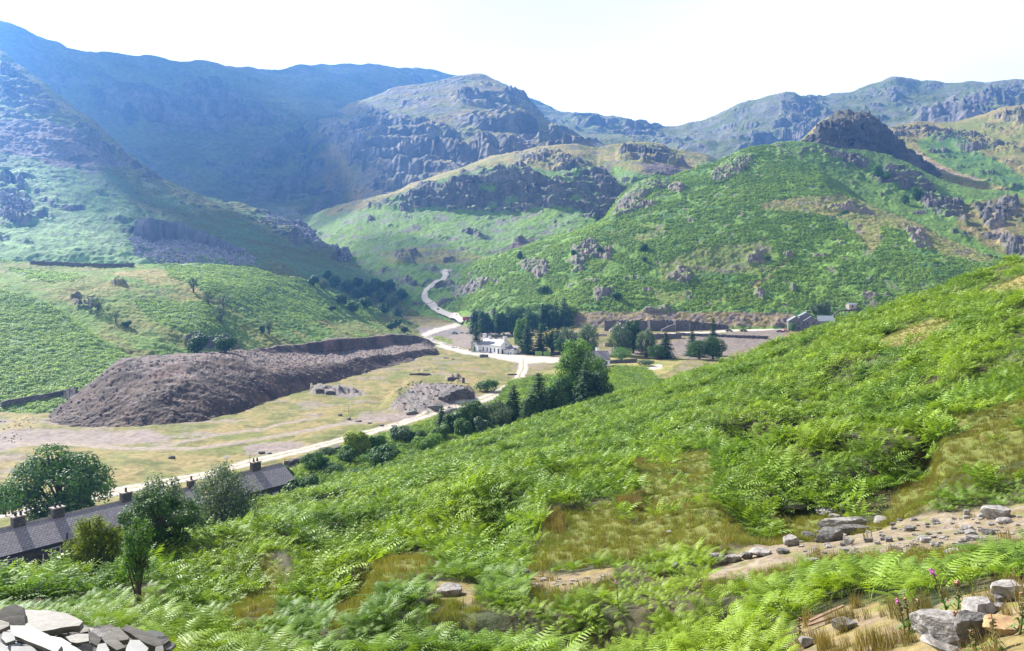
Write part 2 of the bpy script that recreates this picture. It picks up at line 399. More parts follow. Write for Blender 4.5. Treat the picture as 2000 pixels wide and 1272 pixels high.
# --- ridge seen between the middle mountain and the col
layer('middle_ridge', [
  [(1080,360,1400),(1300,360,1400),(1460,340,1400)],
  [(1080,250,1750),(1120,262,1720),(1200,270,1650),(1260,285,1600),(1320,300,1560),(1380,305,1500),(1460,330,1500)],
  [(1080,236,1950),(1110,244,1920),(1150,262,1850),(1180,262,1800),(1215,262,1780),(1250,275,1750),(1290,288,1700),(1330,298,1650),(1390,306,1600),(1460,330,1600)],
 ], 1080, 1460, colour([fill(MNT, GRS*0.9, 70), patches(ROCK, 34, 0.05, 3, (1,1,1), 0.6)]),
 relief([(150,10)], rocks=[[(1140,262),(1200,300),(1180,300),(1130,275)],[(1210,262),(1250,272),(1290,290),(1240,290)]], outcrop=(40,0.14,(1,1,0.8)), rock_amp=18, rock_size=45, jitter=(110,12)), M_far, 'mountain')

# --- rocky spur with the shadowed lower slopes, left
layer('quarry_slope', [
  [(-250,700,560),(0,640,560),(200,620,560),(400,600,600),(600,640,640),(700,660,640),(800,670,600),(900,680,600)],
  [(-250,520,640),(0,515,600),(200,515,600),(300,520,600),(400,520,620),(520,530,650),(620,560,680),(700,580,700),(800,610,690),(900,640,680)],
  [(-250,420,700),(0,400,720),(100,405,720),(250,430,700),(300,455,700),(400,460,720),(500,480,760),(600,500,790),(700,530,790),(800,560,760),(900,600,740)],
  [(-250,300,820),(0,300,850),(100,320,850),(200,335,860),(300,385,860),(400,420,850),(500,445,850),(600,470,870),(700,510,880),(800,545,850),(900,590,800)],
  [(-250,180,960),(0,210,950),(100,240,930),(200,290,930),(300,345,930),(400,395,920),(500,425,920),(600,460,930),(700,505,930),(800,540,900),(900,590,850)],
  [(-250,60,1150),(0,95,1100),(30,118,1080),(70,150,1060),(110,185,1040),(140,205,1030),(180,240,1010),(215,270,1000),(250,298,990),(300,335,980),(335,356,975),(380,376,970),(430,390,965),(480,402,960),(540,425,955),(580,437,960),(620,458,960),(650,478,955),(680,495,950),(720,506,950),(790,535,930),(830,570,900),(900,620,860)],
 ], -250, 900,
 colour([fill(GRS*0.85, BRK_B, 60, 1), patches(ROCK*1.1, 26, 0.06, 3, (1.5,1.5,.8), 0.7, 0.08, lambda c: sstep(0, 1, 1 - (c['v'] - 330) / 60) ),
   zone([[(-200,330),(140,330),(260,400),(280,450),(260,500),(120,500),(-200,470)]], BRK_B*1.6, BRK_B*.8, 14, (40, 25)),
   zone([[(0,470),(120,500),(260,500),(300,520),(300,560),(-200,600)]], BRK_B*1.7, BRK_B, 20, (60, 16), 2),
   zone([[(60,150),(160,200),(330,355),(430,400),(380,400),(260,345),(170,250),(60,190)]], TAN*0.6, GRS, 20, (50, 12), 3, 1, .6),
   zone([[(0,240),(100,235),(200,290),(240,330),(120,330),(0,300)]], SCREE*0.7, ROCK*0.9, 25, (50, 16), 4), lines([road2], TRKC, (9, 2.2), 0.3)]),
 relief([(140,9),(40,3.5)], rocks=[[(0,120),(60,160),(110,215),(80,230),(0,200)],[(150,240),(230,300),(200,310),(140,270)],[(0,350),(50,365),(60,400),(110,420),(0,440)],[(230,300),(330,350),(300,352),(240,320)],
   [(480,400),(560,425),(600,450),(660,500),(700,520),(660,515),(580,480),(520,450)],[(230,440),(270,432),(290,460),(280,468),(240,462)]],
   outcrop=(22,0.13,(1.4,1.4,0.7), lambda c: 1 - sstep(470, 520, c['v'])), rock_amp=7, rock_size=26, brk=(10, 2.2), jitter=(60,18), hole=(-.25,-.15)), M_mid, 'hill')

# --- grassy bowl and the dark crag at the head of the valley
layer('crag_knoll', [
  [(560,660,700),(700,690,650),(830,690,630),(900,690,600),(1000,680,590),(1250,640,600),(1450,600,650)],
  [(560,540,880),(700,530,790),(800,530,740),(900,520,740),(1000,510,740),(1250,500,760),(1450,480,760)],
  [(560,470,1000),(640,445,960),(700,440,900),(800,450,860),(900,455,830),(1000,450,820),(1120,440,810),(1250,450,820),(1450,420,860)],
  [(560,450,1150),(640,420,1050),(700,410,980),(760,400,950),(850,410,910),(900,418,890),(1000,420,880),(1070,410,870),(1130,420,850),(1170,432,845),(1220,430,850),(1300,420,900),(1450,400,950)],
  [(560,446,1200),(640,408,1090),(700,398,1020),(740,385,980),(800,372,960),(880,345,935),(960,335,925),(1050,345,915),(1110,360,900),(1160,380,890),(1200,380,890),(1240,360,910),(1300,340,960),(1450,340,1000)],
  [(560,445,1260),(620,425,1220),(660,402,1180),(710,393,1160),(760,382,1150),(800,362,1140),(860,342,1130),(910,326,1110),(960,306,1100),(1010,297,1100),(1060,288,1100),(1100,284,1100),(1130,283,1100),(1165,290,1110),(1190,283,1110),(1230,277,1120),(1260,280,1120),(1290,285,1130),(1310,293,1140),(1340,297,1150),(1380,303,1160),(1410,318,1170),(1450,350,1180)],
 ], 560, 1450,
 colour([fill(BRK_B*1.1, BRK*1.05, 40, 1), zone([[(560,380),(760,370),(860,330),(1000,285),(1250,270),(1420,300),(1300,350),(1200,330),(1120,330),(950,330),(860,350),(700,410),(640,420)]], GRS*1.1, TAN, 26, (60, 14)),
   zone([[(740,495),(800,490),(900,490),(960,500),(900,515),(760,520)],[(660,400),(740,385),(760,400),(690,420)]], TAN*0.9, GRS, 14, (40, 10), 2, 1, 0.7),
   zone([[(960,495),(1010,470),(1060,462),(1020,480),(970,505)],[(1160,340),(1190,320),(1200,400),(1180,410)],[(1250,320),(1330,325),(1330,345),(1260,345)]], SCREE*0.75, SCREE*0.55, 8, (30, 8), 3),
   patches(ROCK, 14, 0.16, 5, (1.5,1.5,.8), 0.8), lines([road2], TRKC, (9, 2.2), 0.3)]),
 relief([(110,6),(35,2)], rocks=[[(790,372),(880,345),(960,330),(1010,330),(1060,345),(1130,350),(1200,360),(1230,385),(1200,425),(1165,438),(1130,412),(1060,408),(1000,420),(940,422),(880,412),(830,400),(800,392)],
    [(720,400),(780,375),(860,395),(820,410),(740,408)],[(1000,292),(1040,288),(1100,300),(1160,330),(1200,350),(1150,352),(1080,330),(1010,312)],
    [(1200,285),(1290,285),(1330,300),(1340,325),(1260,320),(1215,310)],[(1110,460),(1150,455),(1130,475),(1100,478)],[(770,500),(820,498),(815,520),(785,520)]],
   outcrop=(18,0.17,(1.6,1.6,0.7)), rock_amp=10, rock_size=26, brk=(9, 1.5), jitter=(60,14), stretch=(1,1,1.2), hole=(-.25,-.15)), M_mid, 'hill')

# --- right: distant tan slopes, the square crag, back flank, bracken hill
layer('tan_slope', [
  [(1640,420,760),(1800,440,760),(2000,460,760),(2250,460,740)],
  [(1640,330,1000),(1740,330,980),(1860,350,900),(2000,370,860),(2250,360,860)],
  [(1640,275,1120),(1740,275,1120),(1860,290,1060),(1950,290,1040),(2000,290,1020),(2250,280,1000)],
  [(1640,262,1250),(1700,250,1250),(1740,245,1260),(1790,237,1280),(1830,240,1300),(1865,237,1300),(1900,227,1300),(1935,217,1300),(1970,209,1300),(2000,203,1300),(2250,180,1280)],
 ], 1640, 2250,
 colour([fill(TAN*0.9, GRS*1.1, 60, 1), zone([[(1790,275),(1870,272),(2000,345),(2000,390),(1900,350),(1810,310)]], BRK*0.9, BRK_D*1.2, 20, (50, 12)),
   zone([[(1740,270),(1770,285),(1850,330),(1940,355),(1900,352),(1820,335),(1740,300)]], SCREE*1.2, TAN*1.1, 10, (30, 8), 2)]),
 relief([(150,8),(40,3)], rocks=[[(1730,248),(1800,246),(1870,262),(1940,275),(1990,295),(1940,292),(1880,300),(1860,280),(1790,270),(1745,268)],[(1930,225),(2000,215),(2000,250),(1960,235)]],
   outcrop=(26,0.13,(1.6,1.6,0.6)), rock_amp=14, rock_size=24, brk=(8,0.8), jitter=(70,12)), M_mid, 'hill')
layer('rock_crag', [
  [(1540,360,860),(1600,350,850),(1700,350,850),(1800,370,860),(1900,400,900)],
  [(1540,290,905),(1580,290,895),(1640,290,890),(1700,295,890),(1760,315,900),(1820,345,910),(1900,390,930)],
  [(1540,290,925),(1578,270,915),(1600,252,908),(1640,238,905),(1700,236,905),(1730,262,912),(1770,300,920),(1830,340,930),(1900,388,950)],
  [(1540,285,960),(1560,276,955),(1578,262,950),(1590,250,950),(1602,238,950),(1625,230,955),(1645,225,955),(1680,223,955),(1698,225,955),(1712,236,955),(1730,250,955),(1745,270,955),(1765,290,955),(1800,318,955),(1850,355,960),(1900,385,965)],
 ], 1540, 1900, colour([fill(TAN*0.8, GRS, 20)], ROCK*0.55, ROCK_D*0.55, 0.2),
 relief([(60,3)], rocks=[[(1585,262),(1605,240),(1640,224),(1700,222),(1724,246),(1775,292),(1850,345),(1850,400),(1540,400),(1560,285)]], rock_amp=12, rock_size=20, jitter=(40,4), stretch=(1,1,1.4), lift=0.4), M_mid, 'hill', crest=0.8)
layer('back_flank', [
  [(1480,600,600),(1700,600,560),(2000,600,540),(2250,600,540)],
  [(1480,500,650),(1700,480,630),(1900,520,600),(2000,500,600),(2250,500,580)],
  [(1480,400,730),(1600,380,740),(1750,390,730),(1850,420,690),(2000,440,650),(2250,430,640)],
  [(1480,320,800),(1600,310,800),(1750,330,800),(1850,375,760),(2000,400,720),(2250,400,700)],
  [(1480,296,830),(1520,281,830),(1560,276,830),(1600,280,830),(1640,290,830),(1690,292,840),(1740,305,850),(1780,322,850),(1820,343,840),(1860,358,820),(1920,370,790),(2000,378,760),(2250,388,700)],
 ], 1480, 2250,
 colour([fill(BRK*1.0, BRK*0.75, 25, 1), patches(BRK_D, 16, 0.1, 3, (2,2,1), 0.5), zone([[(1850,400),(2000,385),(2000,500),(1950,500),(1870,440)]], TAN*0.7, GRS*0.8, 14, (40, 16)),
   zone([[(1930,430),(1960,425),(1975,470),(1940,480)]], TAN, SCREE, 8, (30, 8), 4)]),
 relief([(90,4),(30,1.6)], rocks=[[(1600,285),(1660,292),(1700,320),(1690,335),(1640,315),(1605,305)],[(1690,340),(1760,330),(1800,350),(1840,378),(1800,375),(1720,360)],[(1780,380),(1880,395),(1890,440),(1830,420),(1800,405)],[(1950,470),(2030,465),(2030,500),(1960,500)],[(1900,400),(1990,395),(1980,420),(1930,450)]],
   outcrop=(16,0.17,(1.6,1.6,0.7)), rock_amp=10, rock_size=16, brk=(6,1.1), jitter=(50,16)), M_mid, 'hill')
layer('bracken_hill', [
  [(730,690,600),(830,680,600),(1000,690,530),(1130,690,505),(1450,690,500),(1700,690,480),(2250,690,470)],
  [(730,620,700),(830,603,690),(880,612,650),(940,612,600),(1130,612,545),(1450,612,535),(1700,600,530),(2250,600,520)],
  [(730,590,740),(850,580,710),(950,575,640),(1130,570,575),(1300,575,560),(1450,575,555),(1700,560,550),(2000,560,540),(2250,570,540)],
  [(730,575,770),(870,560,730),(950,535,670),(1100,510,630),(1200,500,620),(1300,490,610),(1450,480,610),(1600,480,610),(1750,480,600),(1900,510,570),(2250,560,550)],
  [(730,570,790),(870,548,750),(950,518,690),(1100,475,670),(1200,430,680),(1300,400,690),(1450,370,700),(1600,380,690),(1700,420,655),(1800,450,630),(1900,495,590),(2250,560,560)],
  [(730,570,820),(790,565,810),(850,553,790),(890,528,760),(930,512,740),(960,504,730),(1000,490,720),(1050,475,715),(1100,462,715),(1140,450,715),(1165,440,720),(1185,425,725),(1200,402,735),(1212,385,740),(1225,373,745),(1245,357,750),(1280,346,755),(1312,346,760),(1330,338,765),(1370,325,770),(1400,317,775),(1430,303,790),(1470,292,800),(1500,286,810),(1530,292,800),(1560,305,790),(1600,330,765),(1640,370,730),(1680,392,705),(1720,408,690),(1760,423,675),(1800,440,655),(1850,468,625),(1900,487,600),(1950,502,580),(2250,560,560)],
 ], 730, 2250,
 colour([fill(BRK*1.2, BRK*0.95, 30, 1), patches(BRK_D*1.3, 12, 0.06, 3, (2.5,2.5,1), 0.7),
   zone([[(1280,520),(1350,490),(1420,480),(1500,470),(1520,500),(1480,540),(1380,535),(1330,555),(1290,550)],[(1260,560),(1340,575),(1340,590),(1290,592)],[(1130,470),(1250,440),(1330,450),(1260,480)]], GRS*1.05, TAN*0.8, 8, (30, 24), 1, 2, 0.45),
   zone([[(1470,400),(1560,385),(1640,380),(1700,400),(1800,440),(1860,472),(1950,505),(1930,515),(1850,500),(1760,455),(1720,440),(1720,480),(1700,500),(1660,440),(1600,420),(1500,415)]], TAN*0.95, GRS, 10, (30, 10), 2, 1, .75),
   zone([[(1560,430),(1660,430),(1680,520),(1700,600),(1440,600),(1480,540),(1540,470)]], BRK*1.3, BRK*1.05, 20, (40, 16), 3, 2, 0.8),
   lines([[(1690,400,3),(1600,435,2),(1560,470,3),(1500,530,3),(1440,590,2)],[(1655,435,1.5),(1650,500,2.5),(1632,560,3),(1628,600,2)]], BRK_D*0.8, (12, 6)),
   lines([[(1545,500,4),(1500,540,3),(1450,575,4),(1400,590,2)]], TAN*0.9, (10, 14), 0.8, 2),
   zone([[(1120,608),(1300,610),(1550,612),(1550,640),(1120,640)]], TAN*0.8, SCREE*0.8, 6, (20, 3), 5),
   patches(SCREE*0.9, 7, 0.2, 6, (1.5,1.5,1), 0.8)], SCREE*0.95, ROCK*0.8),
 relief([(90,3),(30,1.4)], rocks=[[(1195,420),(1215,385),(1250,352),(1312,346),(1300,370),(1270,375),(1240,400),(1205,425)],[(1235,395),(1290,402),(1240,415),(1190,428)],
    [(1388,345),(1410,318),(1440,305),(1475,305),(1450,335),(1415,355),(1392,358)],[(1305,360),(1345,365),(1330,380),(1308,375)],[(1515,290),(1560,280),(1600,300),(1640,330),(1620,340),(1570,310),(1520,305)],
    [(1115,485),(1150,478),(1195,490),(1190,510),(1150,505),(1135,535),(1118,520)],[(1010,515),(1060,505),(1075,530),(1050,550),(1030,530)],[(880,575),(930,545),(960,545),(930,570),(890,585)],
    [(1160,570),(1200,560),(1195,580),(1165,590)],[(1300,545),(1330,520),(1355,540),(1340,555)],[(1600,405),(1680,400),(1720,412),(1660,415),(1610,412)],[(1765,450),(1800,455),(1820,490),(1790,490)],
    [(1460,500),(1490,490),(1480,515),(1455,520)],[(1530,497),(1550,495),(1540,512)],[(1470,570),(1500,568),(1490,585)],[(1260,600),(1300,600),(1330,608),(1250,610)],[(1540,555),(1556,558),(1550,575)]],
   outcrop=(10,0.23,(1.6,1.6,0.8)), rock_amp=6.5, rock_size=9, brk=(5.5,1.25), jitter=(26,9), lift=1.2), M_mid, 'hill')

# --- left fields
layer('left_field', [
  [(-250,870,215),(0,825,225),(150,800,236),(300,770,269),(500,740,314),(700,700,404),(830,680,471),(900,680,471)],
  [(-250,770,250),(0,745,262),(150,720,275),(300,700,300),(500,690,350),(700,660,440),(830,662,520),(900,665,520)],
  [(-250,680,290),(0,650,310),(200,640,320),(400,630,350),(600,630,430),(700,630,500),(830,652,570),(900,660,570)],
  [(-250,570,345),(0,565,350),(200,555,370),(400,545,410),(500,560,440),(600,585,480),(700,610,530),(830,646,600),(900,655,600)],
  [(-250,500,450),(0,510,430),(200,514,430),(300,515,440),(350,515,450),(400,516,460),(440,518,470),(480,523,480),(520,528,490),(560,536,500),(600,549,515),(640,567,530),(680,583,545),(720,598,560),(760,613,580),(800,628,600),(830,641,610),(900,660,620)],
 ], -250, 900,
 colour([fill(GRS*1.1, BRK*1.0, 30, 1), patches(TAN*0.9, 14, 0.12, 2, (1.5,1.5,1), 0.5), patches(BRK_D, 7, 0.2, 4, (2,2,1), 0.6),
   zone([[(310,510),(480,520),(600,548),(680,583),(760,615),(700,622),(640,625),(560,635),(480,620),(440,590),(380,560),(330,545)],[(260,590),(400,590),(440,610),(460,640),(480,660),(430,670),(360,650),(320,640),(270,610)],
         [(0,490),(120,500),(100,512),(0,515)],[(10,525),(100,525),(170,540),(140,550),(60,545)],[(200,690),(300,710),(330,730),(250,735)]], BRK_B*1.35, BRK_B*1.05, 10, (26, 14)),
   zone([[(330,520),(400,560),(380,570),(260,545),(200,530)]], TAN*1.05, GRS*1.2, 8, (26, 8), 2),
   zone([[(-60,690),(60,720),(200,740),(160,800),(0,800),(-60,800)]], BRK_B*1.2, BRK_B, 10, (26, 10), 5),
   lines([[(0,790,3),(60,785,3),(150,768,3)],[(240,730,2),(320,720,2)]], BRK_D*0.7, (10, 3)), lines([road2], TRKC, (9, 2.2), 0.3),
   ]),
 relief([(60,3.0),(22,1.3)], rocks=[[(135,585),(180,580),(200,600),(190,625),(150,610)],[(350,660),(440,655),(480,680),(420,690),(370,680)],[(208,545),(235,545),(247,560),(222,560)]],
   outcrop=(9,0.27,(1.6,1.6,.8)), rock_amp=4.0, rock_size=8, brk=(3.6,0.75), jitter=(26,8)), M_mid, 'hill')
layer('left_shoulder', [
  [(-250,900,205),(-100,850,212),(0,825,218),(150,800,226),(260,790,240),(330,790,250)],
  [(-250,780,232),(-100,770,235),(0,770,238),(150,765,245),(260,755,252),(330,760,262)],
  [(-250,650,282),(-100,665,280),(0,665,278),(100,684,274),(200,712,268),(260,738,264),(330,760,266)],
  [(-250,520,360),(-100,545,345),(0,567,333),(40,576,328),(80,590,322),(120,612,315),(160,640,306),(200,668,296),(240,695,286),(280,718,278),(330,760,268)],
 ], -250, 330,
 colour([fill(BRK_B*1.4, BRK_B*1.1, 10, 1), patches(BRK_D*1.4, 3.5, 0.12, 3, (2.5,2.5,1), 0.5), zone([[(-60,755),(60,765),(120,775),(0,800),(-60,800)]], GRS, BRK_D, 6)]),
 relief([(40,1.6),(14,0.7)], rock_amp=1, rock_size=8, brk=(3.2,0.85), streak=(2.6,2.6,1)), M_mid, 'hill', back=((15,-5),(70,-22)))

# --- valley floor
def row(z, Y, zr=None, Yr=None):
    zr = z if zr is None else zr; Yr = Y if Yr is None else Yr
    f = lambda z, Y: HZ - z * F / Y
    return [(-250, f(z, Y), Y), (950, f(z, Y), Y), (1150, f(zr, Yr), Yr), (2250, f(zr, Yr), Yr)]
GRAVEL = SCREE * A(.98, 1.0, .90)
def road_bed(ctx):
    d = np.full(len(ctx['u']), 99.0)
    for l in (road1, road2, road3, track1): d = np.minimum(d, distline(ctx['u'], ctx['v'], l))
    return d
def val_extra(ctx):
    ju, jv = jit(ctx, 9, 7, 8); P = ctx['P']
    flat = sstep(1.0, 2.2, road_bed(ctx))
    D = flat * (0.9 * fbm(P, 26, 3, 0.5, 3) + 0.55 * fbm(P, 7, 4, 0.6, 4))
    hump = anypoly(ju, jv, [[(745,790),(800,745),(860,752),(915,755),(925,772),(905,785),(870,790),(830,808),(780,806)]])
    D += blur(ctx, hump, 6) * (1.0 + 1.1 * ridged(P, 5, 5, 0.65, 6))
    return D
layer('valley_floor', [row(-35.5, 75), row(-35.3, 110), row(-35, 135), row(-35, 165), row(-35, 205), row(-35, 262), row(-35, 330), row(-35, 405, -35, 405), row(-34.5, 470, -33, 440), row(-33, 545, -29, 480), row(-27, 640, -27.5, 505), row(-18, 720, -27.2, 540)],
 -250, 2250,
 colour([fill(TAN*0.8, GRS*0.85, 12, 1, -0.2, 0.3), patches(GRS*0.6, 6, 0.08, 3, (1.6,1,1), 0.7), patches(GRAVEL, 10, 0.16, 4, (1.8,1,1), 0.8),
   zone([[(-100,845),(90,838),(300,842),(340,860),(250,868),(60,870),(-100,905)],[(830,640),(920,640),(1000,650),(960,690),(860,670)],[(470,870),(560,862),(600,868),(570,885),(480,885)],[(700,810),(800,805),(840,818),(780,828),(700,825)]], GRAVEL*1.05, SCREE, 5, (12, 12)),
   zone([[(760,800),(810,760),(870,758),(920,768),(905,790),(830,812)],[(800,640),(905,640),(870,660),(810,660)],[(600,770),(660,750),(720,770),(690,780)]], SCREE*0.85, ROCK, 4, (10, 10), 2),
   zone([[(1140,690),(1420,650),(1530,640),(1530,662),(1400,700),(1330,705),(1230,700)]], GRAVEL*0.95, SCREE*0.8, 6, (14, 10), 3),
   zone([[(1000,745),(1100,735),(1200,720),(1260,720),(1300,760),(1000,900),(560,1000),(560,935),(620,893),(700,868),(800,838),(870,818),(960,790)]], BRK*1.2, BRK*0.9, 6, (12, 7), 4),
   zone([[(1150,700),(1250,695),(1340,700),(1300,730),(1190,745),(1080,745),(1050,730)]], GRS*1.2, TAN*1.1, 7, (14, 6), 6),
   lines([track1, track2], GRAVEL*1.2, (14, 5), 0.5), lines([[(1190,728,3),(1240,722,4),(1290,716,3)],[(1270,655,3),(1400,648,2),(1480,643,2),(1540,641,2)]], TRK*0.85, (14, 3), 0.4),
   lines([road1, road2, road3], TRKC, (5, 3.6), 0.3), lines([[(x, y - w * .1, w * .16) for x, y, w in road1]], TAN*0.9, (3, 2.0), 0.5)]),
 relief([], rocks=[[(600,752),(640,755),(700,765),(720,775),(660,770),(610,768)],[(870,735),(900,735),(897,748),(878,745)],[(800,725),(850,718),(845,728),(805,730)]], rock_amp=1.6, rock_size=5, jitter=(10,6), extra=val_extra), M_val, 'ground', back=((60,0),(300,-10)))

# --- spoil heap
def Yz(py, z): return -z * F / (py - HZ)
sp_base = [(20,860),(60,846),(100,844),(300,844),(400,834),(480,810),(600,770),(700,740),(770,724),(820,706),(850,692)]
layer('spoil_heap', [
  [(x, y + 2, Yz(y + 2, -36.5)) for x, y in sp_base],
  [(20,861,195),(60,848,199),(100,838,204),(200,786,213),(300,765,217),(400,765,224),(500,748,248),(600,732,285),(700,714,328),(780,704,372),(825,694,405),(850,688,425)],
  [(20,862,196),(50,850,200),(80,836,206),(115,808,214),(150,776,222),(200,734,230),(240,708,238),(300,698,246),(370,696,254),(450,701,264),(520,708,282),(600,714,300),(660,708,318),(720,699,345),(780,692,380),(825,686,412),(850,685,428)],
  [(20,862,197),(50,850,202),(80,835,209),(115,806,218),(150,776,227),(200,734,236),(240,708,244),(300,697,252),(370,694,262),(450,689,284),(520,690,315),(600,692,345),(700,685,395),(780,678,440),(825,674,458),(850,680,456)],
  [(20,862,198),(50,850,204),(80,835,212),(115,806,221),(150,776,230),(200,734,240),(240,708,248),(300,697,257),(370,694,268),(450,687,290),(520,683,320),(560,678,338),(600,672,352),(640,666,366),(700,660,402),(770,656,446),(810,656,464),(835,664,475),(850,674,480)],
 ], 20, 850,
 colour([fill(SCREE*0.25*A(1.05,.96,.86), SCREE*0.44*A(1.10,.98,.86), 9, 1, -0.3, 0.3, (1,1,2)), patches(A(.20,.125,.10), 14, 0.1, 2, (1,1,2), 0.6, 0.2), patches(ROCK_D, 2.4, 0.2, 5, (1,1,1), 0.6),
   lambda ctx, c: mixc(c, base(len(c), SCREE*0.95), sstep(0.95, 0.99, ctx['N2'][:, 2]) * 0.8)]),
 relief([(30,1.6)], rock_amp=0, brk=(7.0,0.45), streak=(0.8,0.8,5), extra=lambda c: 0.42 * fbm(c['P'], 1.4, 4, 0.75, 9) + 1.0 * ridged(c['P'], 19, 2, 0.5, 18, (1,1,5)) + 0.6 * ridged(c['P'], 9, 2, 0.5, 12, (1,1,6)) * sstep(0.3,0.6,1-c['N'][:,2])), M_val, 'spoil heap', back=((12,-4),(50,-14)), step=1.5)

# --- the hillside we stand on
GR = [[(1220,885),(1400,880),(1400,1000),(1500,1030),(1440,1058),(1300,1068),(1130,1090),(1000,1108),(980,1095),(1060,1060),(1062,1030),(1200,1000),(1245,960)],
      [(640,1165),(690,1110),(740,1085),(830,1058),(850,1090),(830,1125),(700,1170)],
      [(1670,1000),(1720,950),(1880,830),(2030,770),(2300,700),(2300,850),(2000,905),(1900,925),(1810,960),(1770,1000)],
      [(1690,660),(1760,630),(1830,608),(1860,620),(1800,650),(1720,668)], [(1900,560),(1930,545),(2030,515),(2200,470),(2200,520),(2000,550)],
      [(1500,960),(1640,960),(1680,1010),(1500,1030)], [(420,1180),(530,1115),(560,1130),(500,1160)], [(235,1192),(270,1172),(285,1188)]]
PATH = [[(1370,1128),(1395,1100),(1440,1080),(1520,1040),(1600,1012),(1700,1004),(1850,1000),(2000,985),(2300,960),(2300,1040),(2000,1062),(1860,1078),(1750,1088),(1600,1092),(1510,1112),(1430,1128)],
        [(1020,1150),(1040,1122),(1120,1118),(1200,1108),(1200,1130),(1100,1150)], [(830,1165),(860,1140),(940,1150),(920,1175)],
        [(1550,1290),(1560,1225),(1600,1200),(1700,1185),(1760,1195),(1820,1215),(1850,1180),(1960,1150),(2300,1120),(2300,1400),(1550,1400)],
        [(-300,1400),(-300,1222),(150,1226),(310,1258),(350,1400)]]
def hs_extra(ctx):
    P = ctx['P']; j, k = jit(ctx, 2.5, 12, 8)
    cr = sstep(60, 150, P[:, 1])
    D = 2.2 * sstep(28, 55, P[:, 1]) * (1 - cr) * ridged(P, 17, 2, 0.5, 13, (1.8, 1, 1)) + (0.9 + 0.5 * cr) * fbm(P, 14, 3, 0.5, 3) + 0.22 * fbm(P, 3.2, 4, 0.55, 5) + 0.05 * fbm(P, 0.8, 3, 0.6, 7)
    D = D * sstep(2, 14, P[:, 1]) * (1 - 0.55 * sstep(170, 185, P[:, 1]))
    D = D * np.where(P[:, 1] < 30, 0.6, 1.0)
    for amt, ln in ((2.3, [(1380, 825), (1450, 802), (1600, 790), (1750, 748), (1900, 702), (2260, 640)]), (1.8, [(1480, 745), (1650, 702), (1780, 682), (1880, 676)]),
                    (2.2, [(560, 1066), (700, 1022), (820, 1000), (950, 1008), (1070, 1000)]), (1.6, [(1400, 930), (1500, 955), (1600, 945), (1720, 915), (1860, 850)]), (1.2, [(300, 1150), (420, 1130), (600, 1120), (760, 1100)]),
                    (1.0, [(400, 1215), (560, 1200), (760, 1195), (900, 1190), (1100, 1180), (1350, 1165), (1500, 1160)])):
        lu = [p[0] for p in ln]; lv = np.interp(ctx['u'], lu, [p[1] for p in ln]); dv = ctx['v'] - lv + 5 * fbm(P, 4, 3, .5, 181); e = sstep(lu[0], lu[0] + 60, ctx['u']) * (1 - sstep(lu[-1] - 60, lu[-1], ctx['u']))
        D = D - amt * e * sstep(-3, 12, dv) * (1 - sstep(25, 130, dv))
    return D - (1.5 + 0.9 * (1 - sstep(150, 420, ctx['u']))) * sstep(45, 75, P[:, 1])
DIRT = A(0.20, 0.15, 0.095)
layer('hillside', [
  [(-250,1900,4),(0,1900,4),(1000,1900,4),(2250,1900,3.6)],
  [(-250,1292,9.2),(0,1292,9.2),(150,1296,9.3),(250,1300,9.6),(330,1310,11),(420,1335,14),(500,1330,15),(1000,1330,16),(1500,1330,13),(1700,1330,11.5),(2000,1330,9),(2250,1330,8.4)],
  [(-250,1222,25),(0,1220,25),(300,1203,26),(600,1200,24),(1000,1200,23),(1500,1200,19),(1700,1200,15.5),(2000,1190,11.5),(2250,1190,10.5)],
  [(-250,1192,45),(0,1185,48),(300,1150,42),(600,1140,35),(850,1150,31),(1000,1140,30.5),(1300,1105,30),(1500,1070,30),(1700,1045,30),(2000,1025,28),(2250,1010,27)],
  [(-250,1175,60),(0,1168,62),(300,1110,62),(600,1060,56),(850,1030,51),(1000,1010,50),(1300,985,46),(1500,965,43),(1700,945,41),(2000,900,38),(2250,850,36)],
  [(-250,1165,70),(0,1152,72),(300,1078,80),(600,985,95),(850,930,100),(1000,900,100),(1300,850,92),(1500,810,86),(1700,760,78),(2000,690,72),(2250,620,68)],
  [(-250,1160,79),(0,1136,82),(100,1108,84),(250,1067,88),(400,1020,95),(500,985,105),(600,950,122),(700,915,140),(800,880,158),(900,855,172),(1000,824,184),(1100,792,190),(1200,765,193),(1300,735,190),(1400,700,180),(1500,662,172),(1600,624,165),(1700,592,158),(1800,561,150),(1900,528,143),(2000,493,135),(2250,400,120)],
 ], -250, 2250,
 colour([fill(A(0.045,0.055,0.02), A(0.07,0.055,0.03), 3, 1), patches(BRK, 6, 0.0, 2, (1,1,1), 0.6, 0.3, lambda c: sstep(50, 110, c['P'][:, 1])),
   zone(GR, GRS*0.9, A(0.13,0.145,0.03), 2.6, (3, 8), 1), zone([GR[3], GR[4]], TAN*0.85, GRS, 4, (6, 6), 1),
   zone(PATH, DIRT, TAN*0.7, 1.2, (2.5, 12), 2), zone(PATH[4:], A(.05,.05,.05), A(.09,.085,.08), .5, (1, 4), 9), zone(PATH[:1], A(.26,.225,.19), DIRT*1.0, 1.0, (1.2, 22), 3, 1, 0.6), patches(GRS*0.9, 1.3, 0.12, 7, (1,1,1), 0.6)]),  # ground under the slate heap darkened to paint the shade between slabs
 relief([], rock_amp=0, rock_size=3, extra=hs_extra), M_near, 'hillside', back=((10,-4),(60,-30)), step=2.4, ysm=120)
# level ground under the camera position, behind it, so a step sideways still stands on the slope
print('terrain verts', sum(len(l['P']) for l in LAYERS.values()))
